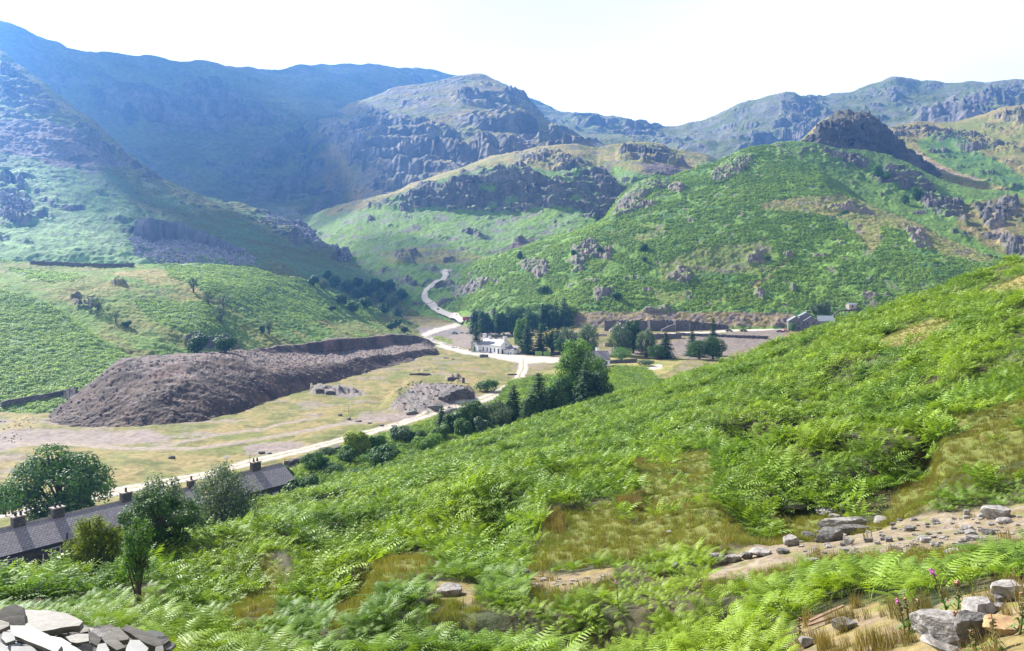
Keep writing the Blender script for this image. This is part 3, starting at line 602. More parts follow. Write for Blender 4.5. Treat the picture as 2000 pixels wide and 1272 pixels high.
# ------------------------------------------------------------------ vegetation materials
def leaf_mat(name, col, col2, trans=0.35, rough=0.55, vary=0.35, patch=0.12, spec=0.18):
    m, t, b = mat_new(name); N = t.nodes; Lk = t.links.new
    geo = N.new('ShaderNodeNewGeometry'); oi = N.new('ShaderNodeObjectInfo')
    nz = N.new('ShaderNodeTexNoise'); nz.inputs['Scale'].default_value = patch; nz.inputs['Detail'].default_value = 4
    Lk(geo.outputs['Position'], nz.inputs[0])
    rp = N.new('ShaderNodeMapRange'); rp.inputs['From Min'].default_value = 0.35; rp.inputs['From Max'].default_value = 0.65; Lk(nz.outputs[0], rp.inputs[0])
    mx = N.new('ShaderNodeMix'); mx.data_type = 'RGBA'; mx.inputs[6].default_value = (*col, 1); mx.inputs[7].default_value = (*col2, 1)
    Lk(rp.outputs[0], mx.inputs[0])
    ad = N.new('ShaderNodeMath'); ad.operation = 'ADD'; Lk(geo.outputs['Random Per Island'], ad.inputs[0]); Lk(oi.outputs['Random'], ad.inputs[1])
    mr = N.new('ShaderNodeMapRange'); mr.inputs['From Max'].default_value = 2.0; mr.inputs['To Min'].default_value = 1 - vary; mr.inputs['To Max'].default_value = 1 + vary
    Lk(ad.outputs[0], mr.inputs[0])
    sc = N.new('ShaderNodeVectorMath'); sc.operation = 'SCALE'; Lk(mx.outputs[2], sc.inputs[0]); Lk(mr.outputs[0], sc.inputs['Scale'])
    Lk(sc.outputs[0], b.inputs['Base Color']); b.inputs['Roughness'].default_value = rough; b.inputs['Specular IOR Level'].default_value = spec
    tr = N.new('ShaderNodeBsdfTranslucent')
    s2 = N.new('ShaderNodeVectorMath'); s2.operation = 'MULTIPLY'; s2.inputs[1].default_value = (1.5, 1.5, 0.6); Lk(sc.outputs[0], s2.inputs[0]); Lk(s2.outputs[0], tr.inputs[0])
    ms = N.new('ShaderNodeMixShader'); ms.inputs[0].default_value = trans
    out = [n for n in N if n.type == 'OUTPUT_MATERIAL'][0]
    Lk(b.outputs[0], ms.inputs[1]); Lk(tr.outputs[0], ms.inputs[2]); Lk(ms.outputs[0], out.inputs[0])
    return m
M_brk = leaf_mat('bracken_leaf', (0.228, 0.325, 0.028), (0.12, 0.21, 0.034), 0.27, 0.5, 0.4)
M_brk_far = leaf_mat('bracken_far', (0.25, 0.36, 0.06), (0.18, 0.29, 0.055), 0.42, 0.6, 0.4, 0.03)
M_brk_left = leaf_mat('bracken_pale', (0.32, 0.43, 0.17), (0.25, 0.36, 0.13), 0.5, 0.6, 0.3, 0.03, 0.2)
M_grass = leaf_mat('grass_blade', (0.15, 0.18, 0.03), (0.21, 0.195, 0.042), 0.3, 0.6, 0.4, 0.25)
M_dry = leaf_mat('dry_grass', (0.26, 0.19, 0.08), (0.17, 0.15, 0.05), 0.3, 0.7, 0.4, 0.4)

def poly_mesh(name, V, Fq, mats, midx=None, smooth=False):
    """V (n,3) array, Fq list/array of quads or tris"""
    me = bpy.data.meshes.new(name)
    V = np.asarray(V, np.float32)
    if isinstance(Fq, np.ndarray):
        k = Fq.shape[1]
        me.vertices.add(len(V)); me.vertices.foreach_set('co', V.ravel())
        me.loops.add(Fq.size); me.loops.foreach_set('vertex_index', Fq.astype(np.int32).ravel())
        me.polygons.add(len(Fq)); me.polygons.foreach_set('loop_start', (np.arange(len(Fq)) * k).astype(np.int32))
        if midx is not None: me.polygons.foreach_set('material_index', np.asarray(midx, np.int32))
        me.polygons.foreach_set('use_smooth', np.full(len(Fq), smooth))
        for m in (mats if isinstance(mats, (list, tuple)) else [mats]): me.materials.append(m)
        me.update(calc_edges=True); me.validate()
    else:
        me.from_pydata(V.tolist(), [], Fq)
        for m in (mats if isinstance(mats, (list, tuple)) else [mats]): me.materials.append(m)
        if midx is not None: me.polygons.foreach_set('material_index', np.asarray(midx, np.int32))
        if smooth: me.polygons.foreach_set('use_smooth', np.full(len(me.polygons), True))
        me.update()
    return me

def frond(rng, az, length, blade, width, n, tilt0=75, tilt1=-5, serr=0):
    """one bracken frond: a stalk that rises and arches over, with n pairs of pinnae; returns verts, quads"""
    V = []; Q = []; ca, sa = math.cos(az), math.sin(az); pts = []; x = z = 0.0; N_ = 24; L_ = length + blade
    for i in range(N_ + 1):
        s = i / N_; ang = R_(tilt0 + (tilt1 - tilt0) * min(1, s ** 1.15)); pts.append((x, z, ang)); x += math.cos(ang) * L_ / N_; z += math.sin(ang) * L_ / N_
    def at_(s):
        k = min(N_ - 1e-6, s * N_); i = int(k); f = k - i; a, b = pts[i], pts[i + 1]
        return a[0] + (b[0] - a[0]) * f, a[1] + (b[1] - a[1]) * f, a[2] + (b[2] - a[2]) * f
    def P(x, y, z): V.append((x * ca - y * sa, x * sa + y * ca, z)); return len(V) - 1
    s0 = length / L_
    for i in range(2):    # stalk
        a = at_(s0 * i / 2); b = at_(s0 * (i + 1) / 2); w = 0.009
        Q.append((P(a[0], -w, a[1]), P(a[0], w, a[1]), P(b[0], w * .7, b[1]), P(b[0], -w * .7, b[1])))
    for i in range(n):
        t = i / (n - 1); s = s0 + (1 - s0) * (0.02 + 0.93 * t); x, z, ang = at_(s)
        wl = width * 0.5 * (1 - t) ** 0.85 * (0.75 + 0.5 * min(1, t * 5)) * rng.uniform(0.88, 1.1) + 0.03
        pw = blade / n * 0.78; tx, tz = math.cos(ang), math.sin(ang); nx, nz_ = -tz, tx
        for sd in (-1, 1):
            sweep = 0.3; dr_ = -0.2 + rng.uniform(-.12, .12)
            def pt(d, o):   # d along the pinna, o along the rachis
                q = dr_ * d * (d / max(wl, .01)); return P(x + tx * (sweep * d + o) + nx * q, sd * d, z + tz * (sweep * d + o) + nz_ * q)
            if serr:
                m = 4
                for j in range(m):
                    a = wl * j / m; b = wl * (j + 1) / m; h = pw * .55 * (1 - .75 * j / m); h2 = h * .45
                    Q.append((pt(a, -h), pt(b, -h2), pt(b, h2), pt(a, h)))
            else: Q.append((pt(0, -pw * .4), pt(wl * .55, -pw * .5), pt(wl, 0), pt(wl * .5, pw * .5)))
    return V, Q
def clump(name, seed, lod, nf, scale, mat):
    rng = random.Random(seed); V = []; Q = []
    for k in range(nf):
        az = 2 * math.pi * k / nf + rng.uniform(-.5, .5)
        v, q = frond(rng, az, rng.uniform(.3, .62), rng.uniform(.6, 1.0), rng.uniform(.5, .8), (11, 8, 5)[lod], rng.uniform(55, 88), rng.uniform(-40, 25), lod == 0)
        o = len(V); V += [(a * scale, b * scale, c * scale) for a, b, c in v]; Q += [tuple(i + o for i in f) for f in q]
    return bpy.data.objects.new(name, poly_mesh(name, V, np.array(Q), mat))
def tuft(name, seed, n, h, spread, w, mat, lean=0.45):
    rng = random.Random(seed); V = []; Q = []
    for k in range(n):
        a = rng.uniform(0, 6.28); r = spread * math.sqrt(rng.random()); x, y = r * math.cos(a), r * math.sin(a)
        b = rng.uniform(0, 6.28); hh = h * rng.uniform(.5, 1.1); l = lean * hh * rng.uniform(.3, 1.3); dx, dy = math.cos(b), math.sin(b); px, py = -dy * w, dx * w
        o = len(V)
        V += [(x - px, y - py, -.03), (x + px, y + py, -.03), (x + dx * l * .4 + px * .7, y + dy * l * .4 + py * .7, hh * .6), (x + dx * l * .4 - px * .7, y + dy * l * .4 - py * .7, hh * .6),
              (x + dx * l + px * .15, y + dy * l + py * .15, hh), (x + dx * l - px * .15, y + dy * l - py * .15, hh)]
        Q += [(o, o + 1, o + 2, o + 3), (o + 3, o + 2, o + 4, o + 5)]
    return bpy.data.objects.new(name, poly_mesh(name, V, np.array(Q), mat))
def mound(name, seed, n, r, h, leaf, mat):
    """far-off leafy tussock: small tilted leaf faces spread over a low dome"""
    rng = random.Random(seed); V = []; Q = []
    for k in range(n):
        a = rng.uniform(0, 6.28); rr = r * math.sqrt(rng.random()); z = h * math.sqrt(max(0, 1 - (rr / r) ** 2)) * rng.uniform(.55, 1.1)
        c = Vector((rr * math.cos(a), rr * math.sin(a), z)); nrm = Vector((c.x / r * .8 + rng.uniform(-.6, .6), c.y / r * .8 + rng.uniform(-.6, .6), 1)).normalized()
        t = nrm.orthogonal().normalized(); t.rotate(Matrix.Rotation(rng.uniform(0, 6.28), 3, nrm)); b = nrm.cross(t); s = leaf * rng.uniform(.6, 1.3)
        o = len(V); V += [tuple(c - t * s), tuple(c - b * s * .45), tuple(c + t * s), tuple(c + b * s * .45)]; Q.append((o, o + 1, o + 2, o + 3))
    return bpy.data.objects.new(name, poly_mesh(name, V, np.array(Q), mat))

def scatter(name, pts, rots, scales, variants, label=None):
    """real leaf meshes copied onto points of the ground by geometry nodes (ground cover nobody could count)"""
    n = len(pts); me = bpy.data.meshes.new(name); me.vertices.add(n); me.vertices.foreach_set('co', np.asarray(pts, np.float32).ravel())
    a = me.attributes.new('rot', 'FLOAT_VECTOR', 'POINT'); a.data.foreach_set('vector', np.asarray(rots, np.float32).ravel())
    a = me.attributes.new('scl', 'FLOAT', 'POINT'); a.data.foreach_set('value', np.asarray(scales, np.float32))
    rs = np.random.RandomState(n & 1023); a = me.attributes.new('pick', 'INT', 'POINT'); a.data.foreach_set('value', rs.randint(0, len(variants), n).astype(np.int32))
    o = new_obj(name, me); tag(o, label, kind='stuff')
    g = bpy.data.node_groups.new(name, 'GeometryNodeTree'); g.interface.new_socket('Geometry', in_out='INPUT', socket_type='NodeSocketGeometry'); g.interface.new_socket('Geometry', in_out='OUTPUT', socket_type='NodeSocketGeometry')
    N = g.nodes; gi = N.new('NodeGroupInput'); go = N.new('NodeGroupOutput'); jn = N.new('GeometryNodeJoinGeometry')
    for v in variants[::-1]:
        oi = N.new('GeometryNodeObjectInfo'); oi.inputs['Object'].default_value = v; oi.inputs['As Instance'].default_value = True; g.links.new(oi.outputs['Geometry'], jn.inputs[0])
    ip = N.new('GeometryNodeInstanceOnPoints'); ip.inputs['Pick Instance'].default_value = True
    def na(nm, ty):
        x = N.new('GeometryNodeInputNamedAttribute'); x.data_type = ty; x.inputs['Name'].default_value = nm; return x.outputs['Attribute']
    g.links.new(gi.outputs[0], ip.inputs['Points']); g.links.new(jn.outputs[0], ip.inputs['Instance'])
    g.links.new(na('pick', 'INT'), ip.inputs['Instance Index']); g.links.new(na('rot', 'FLOAT_VECTOR'), ip.inputs['Rotation']); g.links.new(na('scl', 'FLOAT'), ip.inputs['Scale'])
    g.links.new(ip.outputs[0], go.inputs[0])
    md = o.modifiers.new('scatter', 'NODES'); md.node_group = g
    return o
def sample(lname, dens, mask, seed, ylim=None):
    """random points on a terrain layer; dens(Y) per square metre, mask per vertex (0..1)"""
    Ly = LAYERS[lname]; P = Ly['P']; q = Ly['q']; rs = np.random.RandomState(seed)
    a = P[q[:, 0]]; b = P[q[:, 1]]; c = P[q[:, 2]]; d = P[q[:, 3]]
    ar = 0.5 * np.linalg.norm(np.cross(c - a, d - b), axis=1)
    cen = (a + b + c + d) / 4; w = ar * dens(cen[:, 1]) * mask[q[:, 0]]
    if ylim: w = w * ((cen[:, 1] >= ylim[0]) & (cen[:, 1] < ylim[1]))
    n = np.floor(w + rs.rand(len(w))).astype(int); idx = np.repeat(np.arange(len(w)), n)
    s = rs.rand(len(idx), 1); t = rs.rand(len(idx), 1)
    p = (a[idx] * (1 - s) + b[idx] * s) * (1 - t) + (d[idx] * (1 - s) + c[idx] * s) * t
    return p, Ly['N'][q[idx, 0]], rs
def visible_rows(lname):    # leaves the hidden back slopes out
    Ly = LAYERS[lname]; nb = 16 * 1; m = np.ones((Ly['nv'], Ly['nu'])); m[Ly['nv'] - 13:] = 0; return m.ravel()
def euler_from_normal(Nn, rs, follow=0.6):
    n = len(Nn); up = Nn * follow + np.array([0, 0, 1 - follow]); up /= np.linalg.norm(up, axis=1)[:, None]
    z = rs.rand(n) * 2 * math.pi
    # tilt about X and Y of a vertical plant that has first been turned by z: build matrices, read XYZ eulers
    X = np.stack([np.cos(z), np.sin(z), np.zeros(n)], 1); X -= up * (X * up).sum(1)[:, None]; X /= np.linalg.norm(X, axis=1)[:, None]
    Yv = np.cross(up, X)
    ry = -np.arcsin(np.clip(X[:, 2], -1, 1)); rx = np.arctan2(Yv[:, 2], up[:, 2]); rz = np.arctan2(X[:, 1], X[:, 0])
    return np.stack([rx, ry, rz], 1)

# bracken of the near hillside
hc = LAYERS['hillside']['ctx']
ju, jv = jit(hc, 3, 14, 71); ju2, jv2 = jit(hc, 2.5, 12, 72)
hp = np.where(hc['P'][:, 1] < 34, 0.42, 0.75) / hc['P'][:, 1] * F      # a plant this side of bare ground would hide it: keep its foreground open too
bare = np.maximum(anypoly(ju, jv, GR), anypoly(ju2, jv2, PATH)).astype(float)
for k in (0.3, 0.65, 1.0): bare = np.maximum(bare, np.maximum(anypoly(ju, jv - k * hp, GR), anypoly(ju2, jv2 - k * hp, PATH)))
bare = blur(hc, bare, 1)
vis = visible_rows('hillside')
gap = sstep(-0.36, -0.26, fbm(hc['P'], 5.0, 3, 0.6, 140))
inside = fbm(hc['P'], 3.2, 4, 0.6, 141) > 0.27; isg = anypoly(ju, jv, GR[:4])
bm = ((bare < 0.35) | (inside & isg)) * vis * gap * (1 - ((hc['u'] < 215) & (hc['P'][:, 1] > 66)))
C0 = [clump('bracken_plant', 10 + k, 0, 5, 1.0, M_brk) for k in range(7)]
C1 = [clump('bracken_plant_b', 30 + k, 1, 6, 1.15, M_brk) for k in range(7)]
C2 = [clump('bracken_plant_c', 50 + k, 2, 7, 1.15, M_brk) for k in range(7)]
hgt = lambda P: 0.4 + 0.45 * sstep(-0.3, 0.3, fbm(P, 8, 3, 0.5, 150)) + 0.65 * sstep(-.2, .25, fbm(P, 2.6, 2, .5, 151))
def put(name, lay, dens, mask, seed, ylim, variants, smin, smax, follow=0.5, sink=0.05, hf=None, label=None):
    p, nn, rs = sample(lay, dens, mask, seed, ylim); s = smin + (smax - smin) * rs.rand(len(p))
    if hf is not None: s = s * hf(p)
    p = p - np.array([0, 0, 1]) * sink; print(name, len(p))
    return scatter(name, p, euler_from_normal(nn, rs, follow), s, variants, label)
put('bracken', 'hillside', lambda y: 6.5 + 0 * y, bm, 1, (6, 34), C0, .38, .68, hf=hgt, label='light green bracken covering the near hillside')
put('bracken', 'hillside', lambda y: 2.1 + 0 * y, bm, 2, (34, 80), C1, .75, 1.15, hf=hgt, label='green bracken in the middle of the hillside')
put('bracken', 'hillside', lambda y: 1.35 + 0 * y, bm, 3, (80, 260), C2, .8, 1.3, hf=hgt, label='bright green bracken along the hillside crest')
T0 = [tuft('grass_tuft', 70 + k, 46, .26, .2, .006, M_grass) for k in range(3)]
T1 = [tuft('dry_tuft', 80 + k, 40, .3, .16, .006, M_dry) for k in range(3)]
slm = 1 - (blur(hc, anypoly(ju2, jv2, PATH[4:]), 2) > 0.1)
gm = (bare > 0.3) * vis * slm
pathm = blur(hc, anypoly(ju2, jv2, PATH), 1) > 0.3
put('grass', 'hillside', lambda y: np.clip(300 / y, 2, 10), gm * (1 - pathm), 4, (6, 200), T0, .5, 1.2, sink=0, label='short grass between the bracken')
put('dry_grass', 'hillside', lambda y: np.clip(30 / y, .3, 1.5), gm * (0.25 + 0.75 * (1 - pathm)) * (fbm(hc['P'], 3, 3, .6, 160) > 0.02), 5, (6, 200), T1, .5, 1.5, sink=0, label='tawny dry grass on the path and banks')
# far bracken tussocks
MR = [mound('bracken_tussock', 90 + k, 24, 1.05, .9, .46, M_brk_far) for k in range(4)]
ML = [mound('bracken_tussock_b', 95 + k, 30, .95, .7, .34, M_brk_left) for k in range(4)]
def lmask(lname, polys, jt=(26, 10), inv=False, thr=0.4, noise=None):
    c = LAYERS[lname]['ctx']; j, k = jit(c, jt[0], jt[1], 77); m = blur(c, anypoly(j, k, polys), 1) if polys else np.zeros(len(j))
    if inv: m = 1 - m
    m = m * visible_rows(lname) * (c['rocks'] < 0.25)
    m = m * (distline(c['u'], c['v'], road2) > 2.6)
    if noise: m = m * (fbm(c['P'], noise[0], 4, .6, 170) > noise[1])
    return m
RB = [[(1280,520),(1350,490),(1420,480),(1500,470),(1520,500),(1480,540),(1380,535),(1330,555),(1290,550)],[(1260,560),(1340,575),(1340,590),(1290,592)],
      [(1470,400),(1560,385),(1640,380),(1700,400),(1800,440),(1860,472),(1950,505),(1930,515),(1850,500),(1760,455),(1720,440),(1720,480),(1700,500),(1660,440),(1600,420),(1500,415)],[(700,606),(2300,606),(2300,700),(700,700)]]
put('bracken', 'bracken_hill', lambda y: 0.6 + 0 * y, lmask('bracken_hill', RB, inv=True, noise=(16, -0.12)), 6, (300, 900), MR, .7, 1.5, sink=.3, label='green bracken on the opposite hill')
LB = [[(310,510),(480,520),(600,548),(680,583),(760,615),(700,622),(640,625),(560,635),(480,620),(440,590),(380,560),(330,545)],[(260,590),(400,590),(440,610),(460,640),(480,660),(430,670),(360,650),(320,640),(270,610)],
      [(-100,490),(120,500),(100,512),(-100,515)],[(10,525),(100,525),(170,540),(140,550),(60,545)],[(200,690),(300,710),(330,730),(250,735)],[(-250,690),(60,720),(200,740),(160,790),(0,790),(-250,800)]]
put('bracken', 'left_field', lambda y: 0.85 + 0 * y, lmask('left_field', LB), 7, (150, 700), ML, .6, 1.25, sink=.3, label='pale bracken on the left field')
put('bracken', 'left_shoulder', lambda y: 1.3 + 0 * y, lmask('left_shoulder', [], inv=True, noise=(7, -0.22)), 8, (150, 400), ML, .6, 1.2, sink=.3, label='pale bracken on the near left shoulder')
VB = [[(1000,745),(1100,735),(1200,720),(1260,720),(1300,760),(1000,900),(560,1000),(560,935),(620,893),(700,868),(800,838),(870,818),(960,790)]]
put('bracken', 'valley_floor', lambda y: 1.3 + 0 * y, lmask('valley_floor', VB, (12, 7)), 9, (90, 420), C2, .8, 1.2, label='green bracken between the hillside and the road')
# ------------------------------------------------------------------ trees and shrubs
M_bark = mat_new('bark')[0]; _b = M_bark.node_tree; 
def noisy(m, c0, c1, scale, rough=0.9, bump=0.0, detail=6, stretch=(1, 1, 1), spec=0.25, wave=None):
    t = m.node_tree; N = t.nodes; b = N['Principled BSDF']; Lk = t.links.new
    tc = N.new('ShaderNodeTexCoord'); mp = N.new('ShaderNodeMapping'); mp.inputs['Scale'].default_value = stretch; nz = N.new('ShaderNodeTexNoise')
    nz.inputs['Scale'].default_value = scale; nz.inputs['Detail'].default_value = detail; nz.inputs['Roughness'].default_value = 0.65
    Lk(tc.outputs['Object'], mp.inputs[0]); Lk(mp.outputs[0], nz.inputs[0])
    cr = N.new('ShaderNodeValToRGB'); cr.color_ramp.elements[0].position = 0.36; cr.color_ramp.elements[1].position = 0.64
    cr.color_ramp.elements[0].color = (*c0, 1); cr.color_ramp.elements[1].color = (*c1, 1)
    Lk(nz.outputs[0], cr.inputs[0]); Lk(cr.outputs[0], b.inputs['Base Color'])
    b.inputs['Roughness'].default_value = rough; b.inputs['Specular IOR Level'].default_value = spec
    if bump:
        bp = N.new('ShaderNodeBump'); bp.inputs['Distance'].default_value = bump; bp.inputs['Strength'].default_value = 0.8
        Lk(nz.outputs[0], bp.inputs['Height']); Lk(bp.outputs[0], b.inputs['Normal'])
    return m
def nmat(name, *a, **k): return noisy(mat_new(name)[0], *a, **k)
noisy(M_bark, (0.05, 0.04, 0.03), (0.13, 0.11, 0.09), 9, bump=0.02)
LM = dict(
  dark=leaf_mat('leaf_dark', (0.045, 0.105, 0.022), (0.065, 0.135, 0.03), 0.25, 0.5, 0.45, 0.5),
  mid=leaf_mat('leaf_mid', (0.075, 0.165, 0.035), (0.10, 0.19, 0.04), 0.32, 0.5, 0.45, 0.5),
  light=leaf_mat('leaf_light', (0.10, 0.205, 0.03), (0.13, 0.22, 0.035), 0.35, 0.5, 0.4, 0.5),
  olive=leaf_mat('leaf_olive', (0.21, 0.27, 0.04), (0.16, 0.22, 0.035), 0.45, 0.55, 0.4, 0.5),
  grey=leaf_mat('leaf_grey', (0.10, 0.15, 0.085), (0.13, 0.185, 0.10), 0.3, 0.5, 0.4, 0.5),
  conifer=leaf_mat('needles', (0.035, 0.085, 0.028), (0.055, 0.115, 0.03), 0.12, 0.6, 0.45, 0.4),
  larch=leaf_mat('needles_light', (0.07, 0.15, 0.035), (0.09, 0.17, 0.04), 0.25, 0.6, 0.4, 0.4))

def tube(V, Q, pts, rad, sides=6):
    base_ = None; n = len(pts)
    for i, (p, r) in enumerate(zip(pts, rad)):
        d = (pts[min(i + 1, n - 1)] - pts[max(i - 1, 0)]).normalized(); a = d.orthogonal().normalized(); b = d.cross(a)
        ring = len(V)
        for k in range(sides):
            t = 2 * math.pi * k / sides; V.append(tuple(p + a * (r * math.cos(t)) + b * (r * math.sin(t))))
        if base_ is not None:
            for k in range(sides): Q.append((base_ + k, base_ + (k + 1) % sides, ring + (k + 1) % sides, ring + k))
        base_ = ring
def leaves(V, Q, rng, c, nrm, s, el=0.5):
    nrm = nrm.normalized(); t = nrm.orthogonal().normalized(); t.rotate(Matrix.Rotation(rng.uniform(0, 6.28), 3, nrm)); b = nrm.cross(t)
    o = len(V); V += [tuple(c - t * s), tuple(c - b * s * el - nrm * s * .15), tuple(c + t * s), tuple(c + b * s * el - nrm * s * .15)]; Q.append((o, o + 1, o + 2, o + 3))
def make_broad(rng, h, w, n, ls, bare_frac=0.22, lobes=15, open_=0.0, droop=0.0, flat=1.0):
    """trunk with limbs reaching into uneven lobes of foliage"""
    TV = []; TQ = []; V = []; Q = []; r0 = 0.028 * h + 0.02
    lean = Vector((rng.uniform(-.06, .06), rng.uniform(-.06, .06), 0)) * h
    tp = [Vector((0, 0, -0.4)), Vector((0, 0, h * .15)) + lean * .2, Vector((0, 0, h * .4)) + lean * .6, Vector((0, 0, h * .66)) + lean, Vector((0, 0, h * .9)) + lean]
    tube(TV, TQ, tp, [r0 * 1.25, r0, r0 * .75, r0 * .45, r0 * .12], 7)
    L_ = []
    ch = h * (1 - bare_frac)
    for k in range(lobes):
        a = k * 2.4 + rng.uniform(-.4, .4); t = (k + .5) / lobes
        zz = h * bare_frac + ch * (0.12 + 0.78 * t) * 1.0
        env = math.sin(math.pi * (0.18 + 0.72 * t)) ** 0.8     # wide in the middle, narrower on top
        rr = 0.5 * w * env * rng.uniform(.35, .85)
        c = Vector((rr * math.cos(a), rr * math.sin(a), zz)) + lean * t
        rad = Vector((w, w, ch * flat)) * rng.uniform(.15, .235) * (0.75 + 0.4 * env)
        L_.append((c, rad))
        s = tp[0].lerp(tp[3], .35 + .5 * t); m_ = s.lerp(c, .5) + Vector((0, 0, -.03 * h)); tube(TV, TQ, [s, m_, c, c + (c - s) * .25], [r0 * .38, r0 * .26, r0 * .14, r0 * .04], 5)
        for j in range(3):
            e = c + Vector((rng.uniform(-1, 1) * rad.x, rng.uniform(-1, 1) * rad.y, rng.uniform(-.3, .9) * rad.z)); tube(TV, TQ, [m_.lerp(c, .6), e], [r0 * .13, r0 * .03], 4)
    wt = [r.x * r.y for c, r in L_]; tw = sum(wt)
    for (c, rad), wk in zip(L_, wt):
        sub = []
        for j in range(9):
            d = Vector((rng.gauss(0, 1), rng.gauss(0, 1), rng.gauss(0.25, .9))).normalized(); sub.append(d)
        for j in range(int(n * wk / tw)):
            d = (sub[rng.randrange(9)] + Vector((rng.gauss(0, .42), rng.gauss(0, .42), rng.gauss(0, .42)))).normalized()
            f = 1.0 - abs(rng.gauss(0, .2 + open_ * .3))
            p = c + Vector((d.x * rad.x, d.y * rad.y, d.z * rad.z)) * f * rng.uniform(.92, 1.12)
            if droop: p.z -= droop * rng.random() * rad.z
            nn = d + Vector((rng.uniform(-.8, .8), rng.uniform(-.8, .8), rng.uniform(-.2, .9)))
            leaves(V, Q, rng, p, nn, ls * rng.uniform(.6, 1.25))
    return (TV, TQ), (V, Q)
def make_conifer(rng, h, w, n, ls, bare_frac=0.06, droop=0.25, taper=0.9):
    TV = []; TQ = []; V = []; Q = []; r0 = 0.016 * h + .03
    tube(TV, TQ, [Vector((0, 0, -.4)), Vector((0, 0, h * .5)), Vector((0, 0, h * .97))], [r0 * 1.2, r0 * .6, r0 * .08], 7)
    lv = 22
    for i in range(lv):
        t = (i + rng.uniform(-.2, .2)) / lv; z = h * (bare_frac + (1 - bare_frac) * max(t, 0)); L_ = .5 * w * (1 - max(t, 0)) ** taper * rng.uniform(.72, 1.12) + .02 * h
        nb = 9 if t < .7 else 6; a0 = rng.uniform(0, 6.28)
        for k in range(nb):
            a = a0 + 6.28 * k / nb + rng.uniform(-.25, .25); l = L_ * rng.uniform(.75, 1.12); d = Vector((math.cos(a), math.sin(a), 0)); up = .12 - droop * (1 - t) 
            e = Vector((0, 0, z)) + d * l + Vector((0, 0, up * l)); tube(TV, TQ, [Vector((0, 0, z)), e], [r0 * .16, r0 * .03], 4)
            m_ = max(3, int(n / lv / nb * (l / (.5 * w)) * 1.9))
            for j in range(m_):
                s = (j + .6) / m_; p = Vector((0, 0, z)).lerp(e, s); side = Vector((-d.y, d.x, 0)) * rng.uniform(-.3, .3) * l * (1.15 - s)
                leaves(V, Q, rng, p + side + Vector((0, 0, -abs(rng.gauss(0, .05)) * l)), Vector((d.x * .5 + rng.uniform(-.5, .5), d.y * .5 + rng.uniform(-.5, .5), 1)), ls * rng.uniform(.7, 1.3), .42)
    for j in range(8): leaves(V, Q, rng, Vector((rng.uniform(-.1, .1), rng.uniform(-.1, .1), h * rng.uniform(.93, 1.0))), Vector((rng.uniform(-1, 1), rng.uniform(-1, 1), .4)), ls * .7, .4)
    return (TV, TQ), (V, Q)
def make_bush(rng, h, w, n, ls, gaps=0.0):
    TV = []; TQ = []; V = []; Q = []; L_ = []
    for k in range(9):
        a = k * 2.4; r = .27 * w * rng.uniform(.2, 1.1); c = Vector((r * math.cos(a), r * math.sin(a), h * rng.uniform(.3, .66))); L_.append((c, Vector((w * .2, w * .2, h * .28)) * rng.uniform(.8, 1.25)))
        tube(TV, TQ, [Vector((0, 0, -.2)), c * .55, c], [.02 * h + .01, .014 * h, .006 * h], 5)
    for j in range(n):
        c, rad = L_[j % 9]; d = Vector((rng.gauss(0, 1), rng.gauss(0, 1), rng.gauss(.3, .8))).normalized(); f = 1 - abs(rng.gauss(0, .22))
        p = c + Vector((d.x * rad.x, d.y * rad.y, d.z * rad.z)) * f; p.z = max(p.z, .02 * h)
        leaves(V, Q, rng, p, d + Vector((rng.uniform(-.7, .7), rng.uniform(-.7, .7), rng.uniform(-.1, .9))), ls * rng.uniform(.6, 1.3))
    return (TV, TQ), (V, Q)
KIND = dict(  # maker, leaf material, leaves, leaf size / height, extra
  broad=(make_broad, 'dark', 8000, .026, dict(lobes=18, bare_frac=.12)), broadmid=(make_broad, 'mid', 6000, .028, dict(lobes=16, bare_frac=.12)),
  broadlight=(make_broad, 'light', 7000, .025, dict(lobes=17, bare_frac=.1)), birch=(make_broad, 'grey', 6500, .023, dict(lobes=17, bare_frac=.1, open_=.5, droop=.8)),
  olivebirch=(make_broad, 'olive', 9000, .02, dict(lobes=18, bare_frac=.16, open_=.45, droop=.8)), rowan=(make_broad, 'mid', 3400, .021, dict(lobes=13, bare_frac=.3, open_=.7)),
  thorn=(make_broad, 'grey', 1000, .036, dict(lobes=9, bare_frac=.32, open_=.8)), conifer=(make_conifer, 'conifer', 2600, .035, {}), larch=(make_conifer, 'larch', 2400, .034, dict(taper=.75)),
  bush=(make_bush, 'dark', 2200, .07, {}), bushmid=(make_bush, 'mid', 2200, .07, {}), bushgrey=(make_bush, 'grey', 2200, .07, {}), bushlight=(make_bush, 'light', 2400, .06, {}), busholive=(make_bush, 'olive', 2200, .065, {}))
_cache = {}
def tree_meshes(kind, asp, var, dens=1.0):
    key = (kind, round(asp * 4), var, dens)
    if key not in _cache:
        mk, lm, n, ls, ex = KIND[kind]; rng = random.Random(hash((len(kind), sum(map(ord, kind)), var, round(asp * 4))) & 0xffff)
        a = max(.25, round(asp * 4) / 4); (tv, tq), (v, q) = mk(rng, 1.0, a, int(n * dens), ls / math.sqrt(dens), **ex)
        # the unit tree is one metre tall; trunk sunk parts scale with it
        tv = [(x, y, max(z, -.06)) for x, y, z in tv]
        _cache[key] = (poly_mesh('trunk', tv, np.array(tq), M_bark, smooth=True), poly_mesh('crown', v, np.array(q), LM[lm]))
    return _cache[key]
_vi = [0]
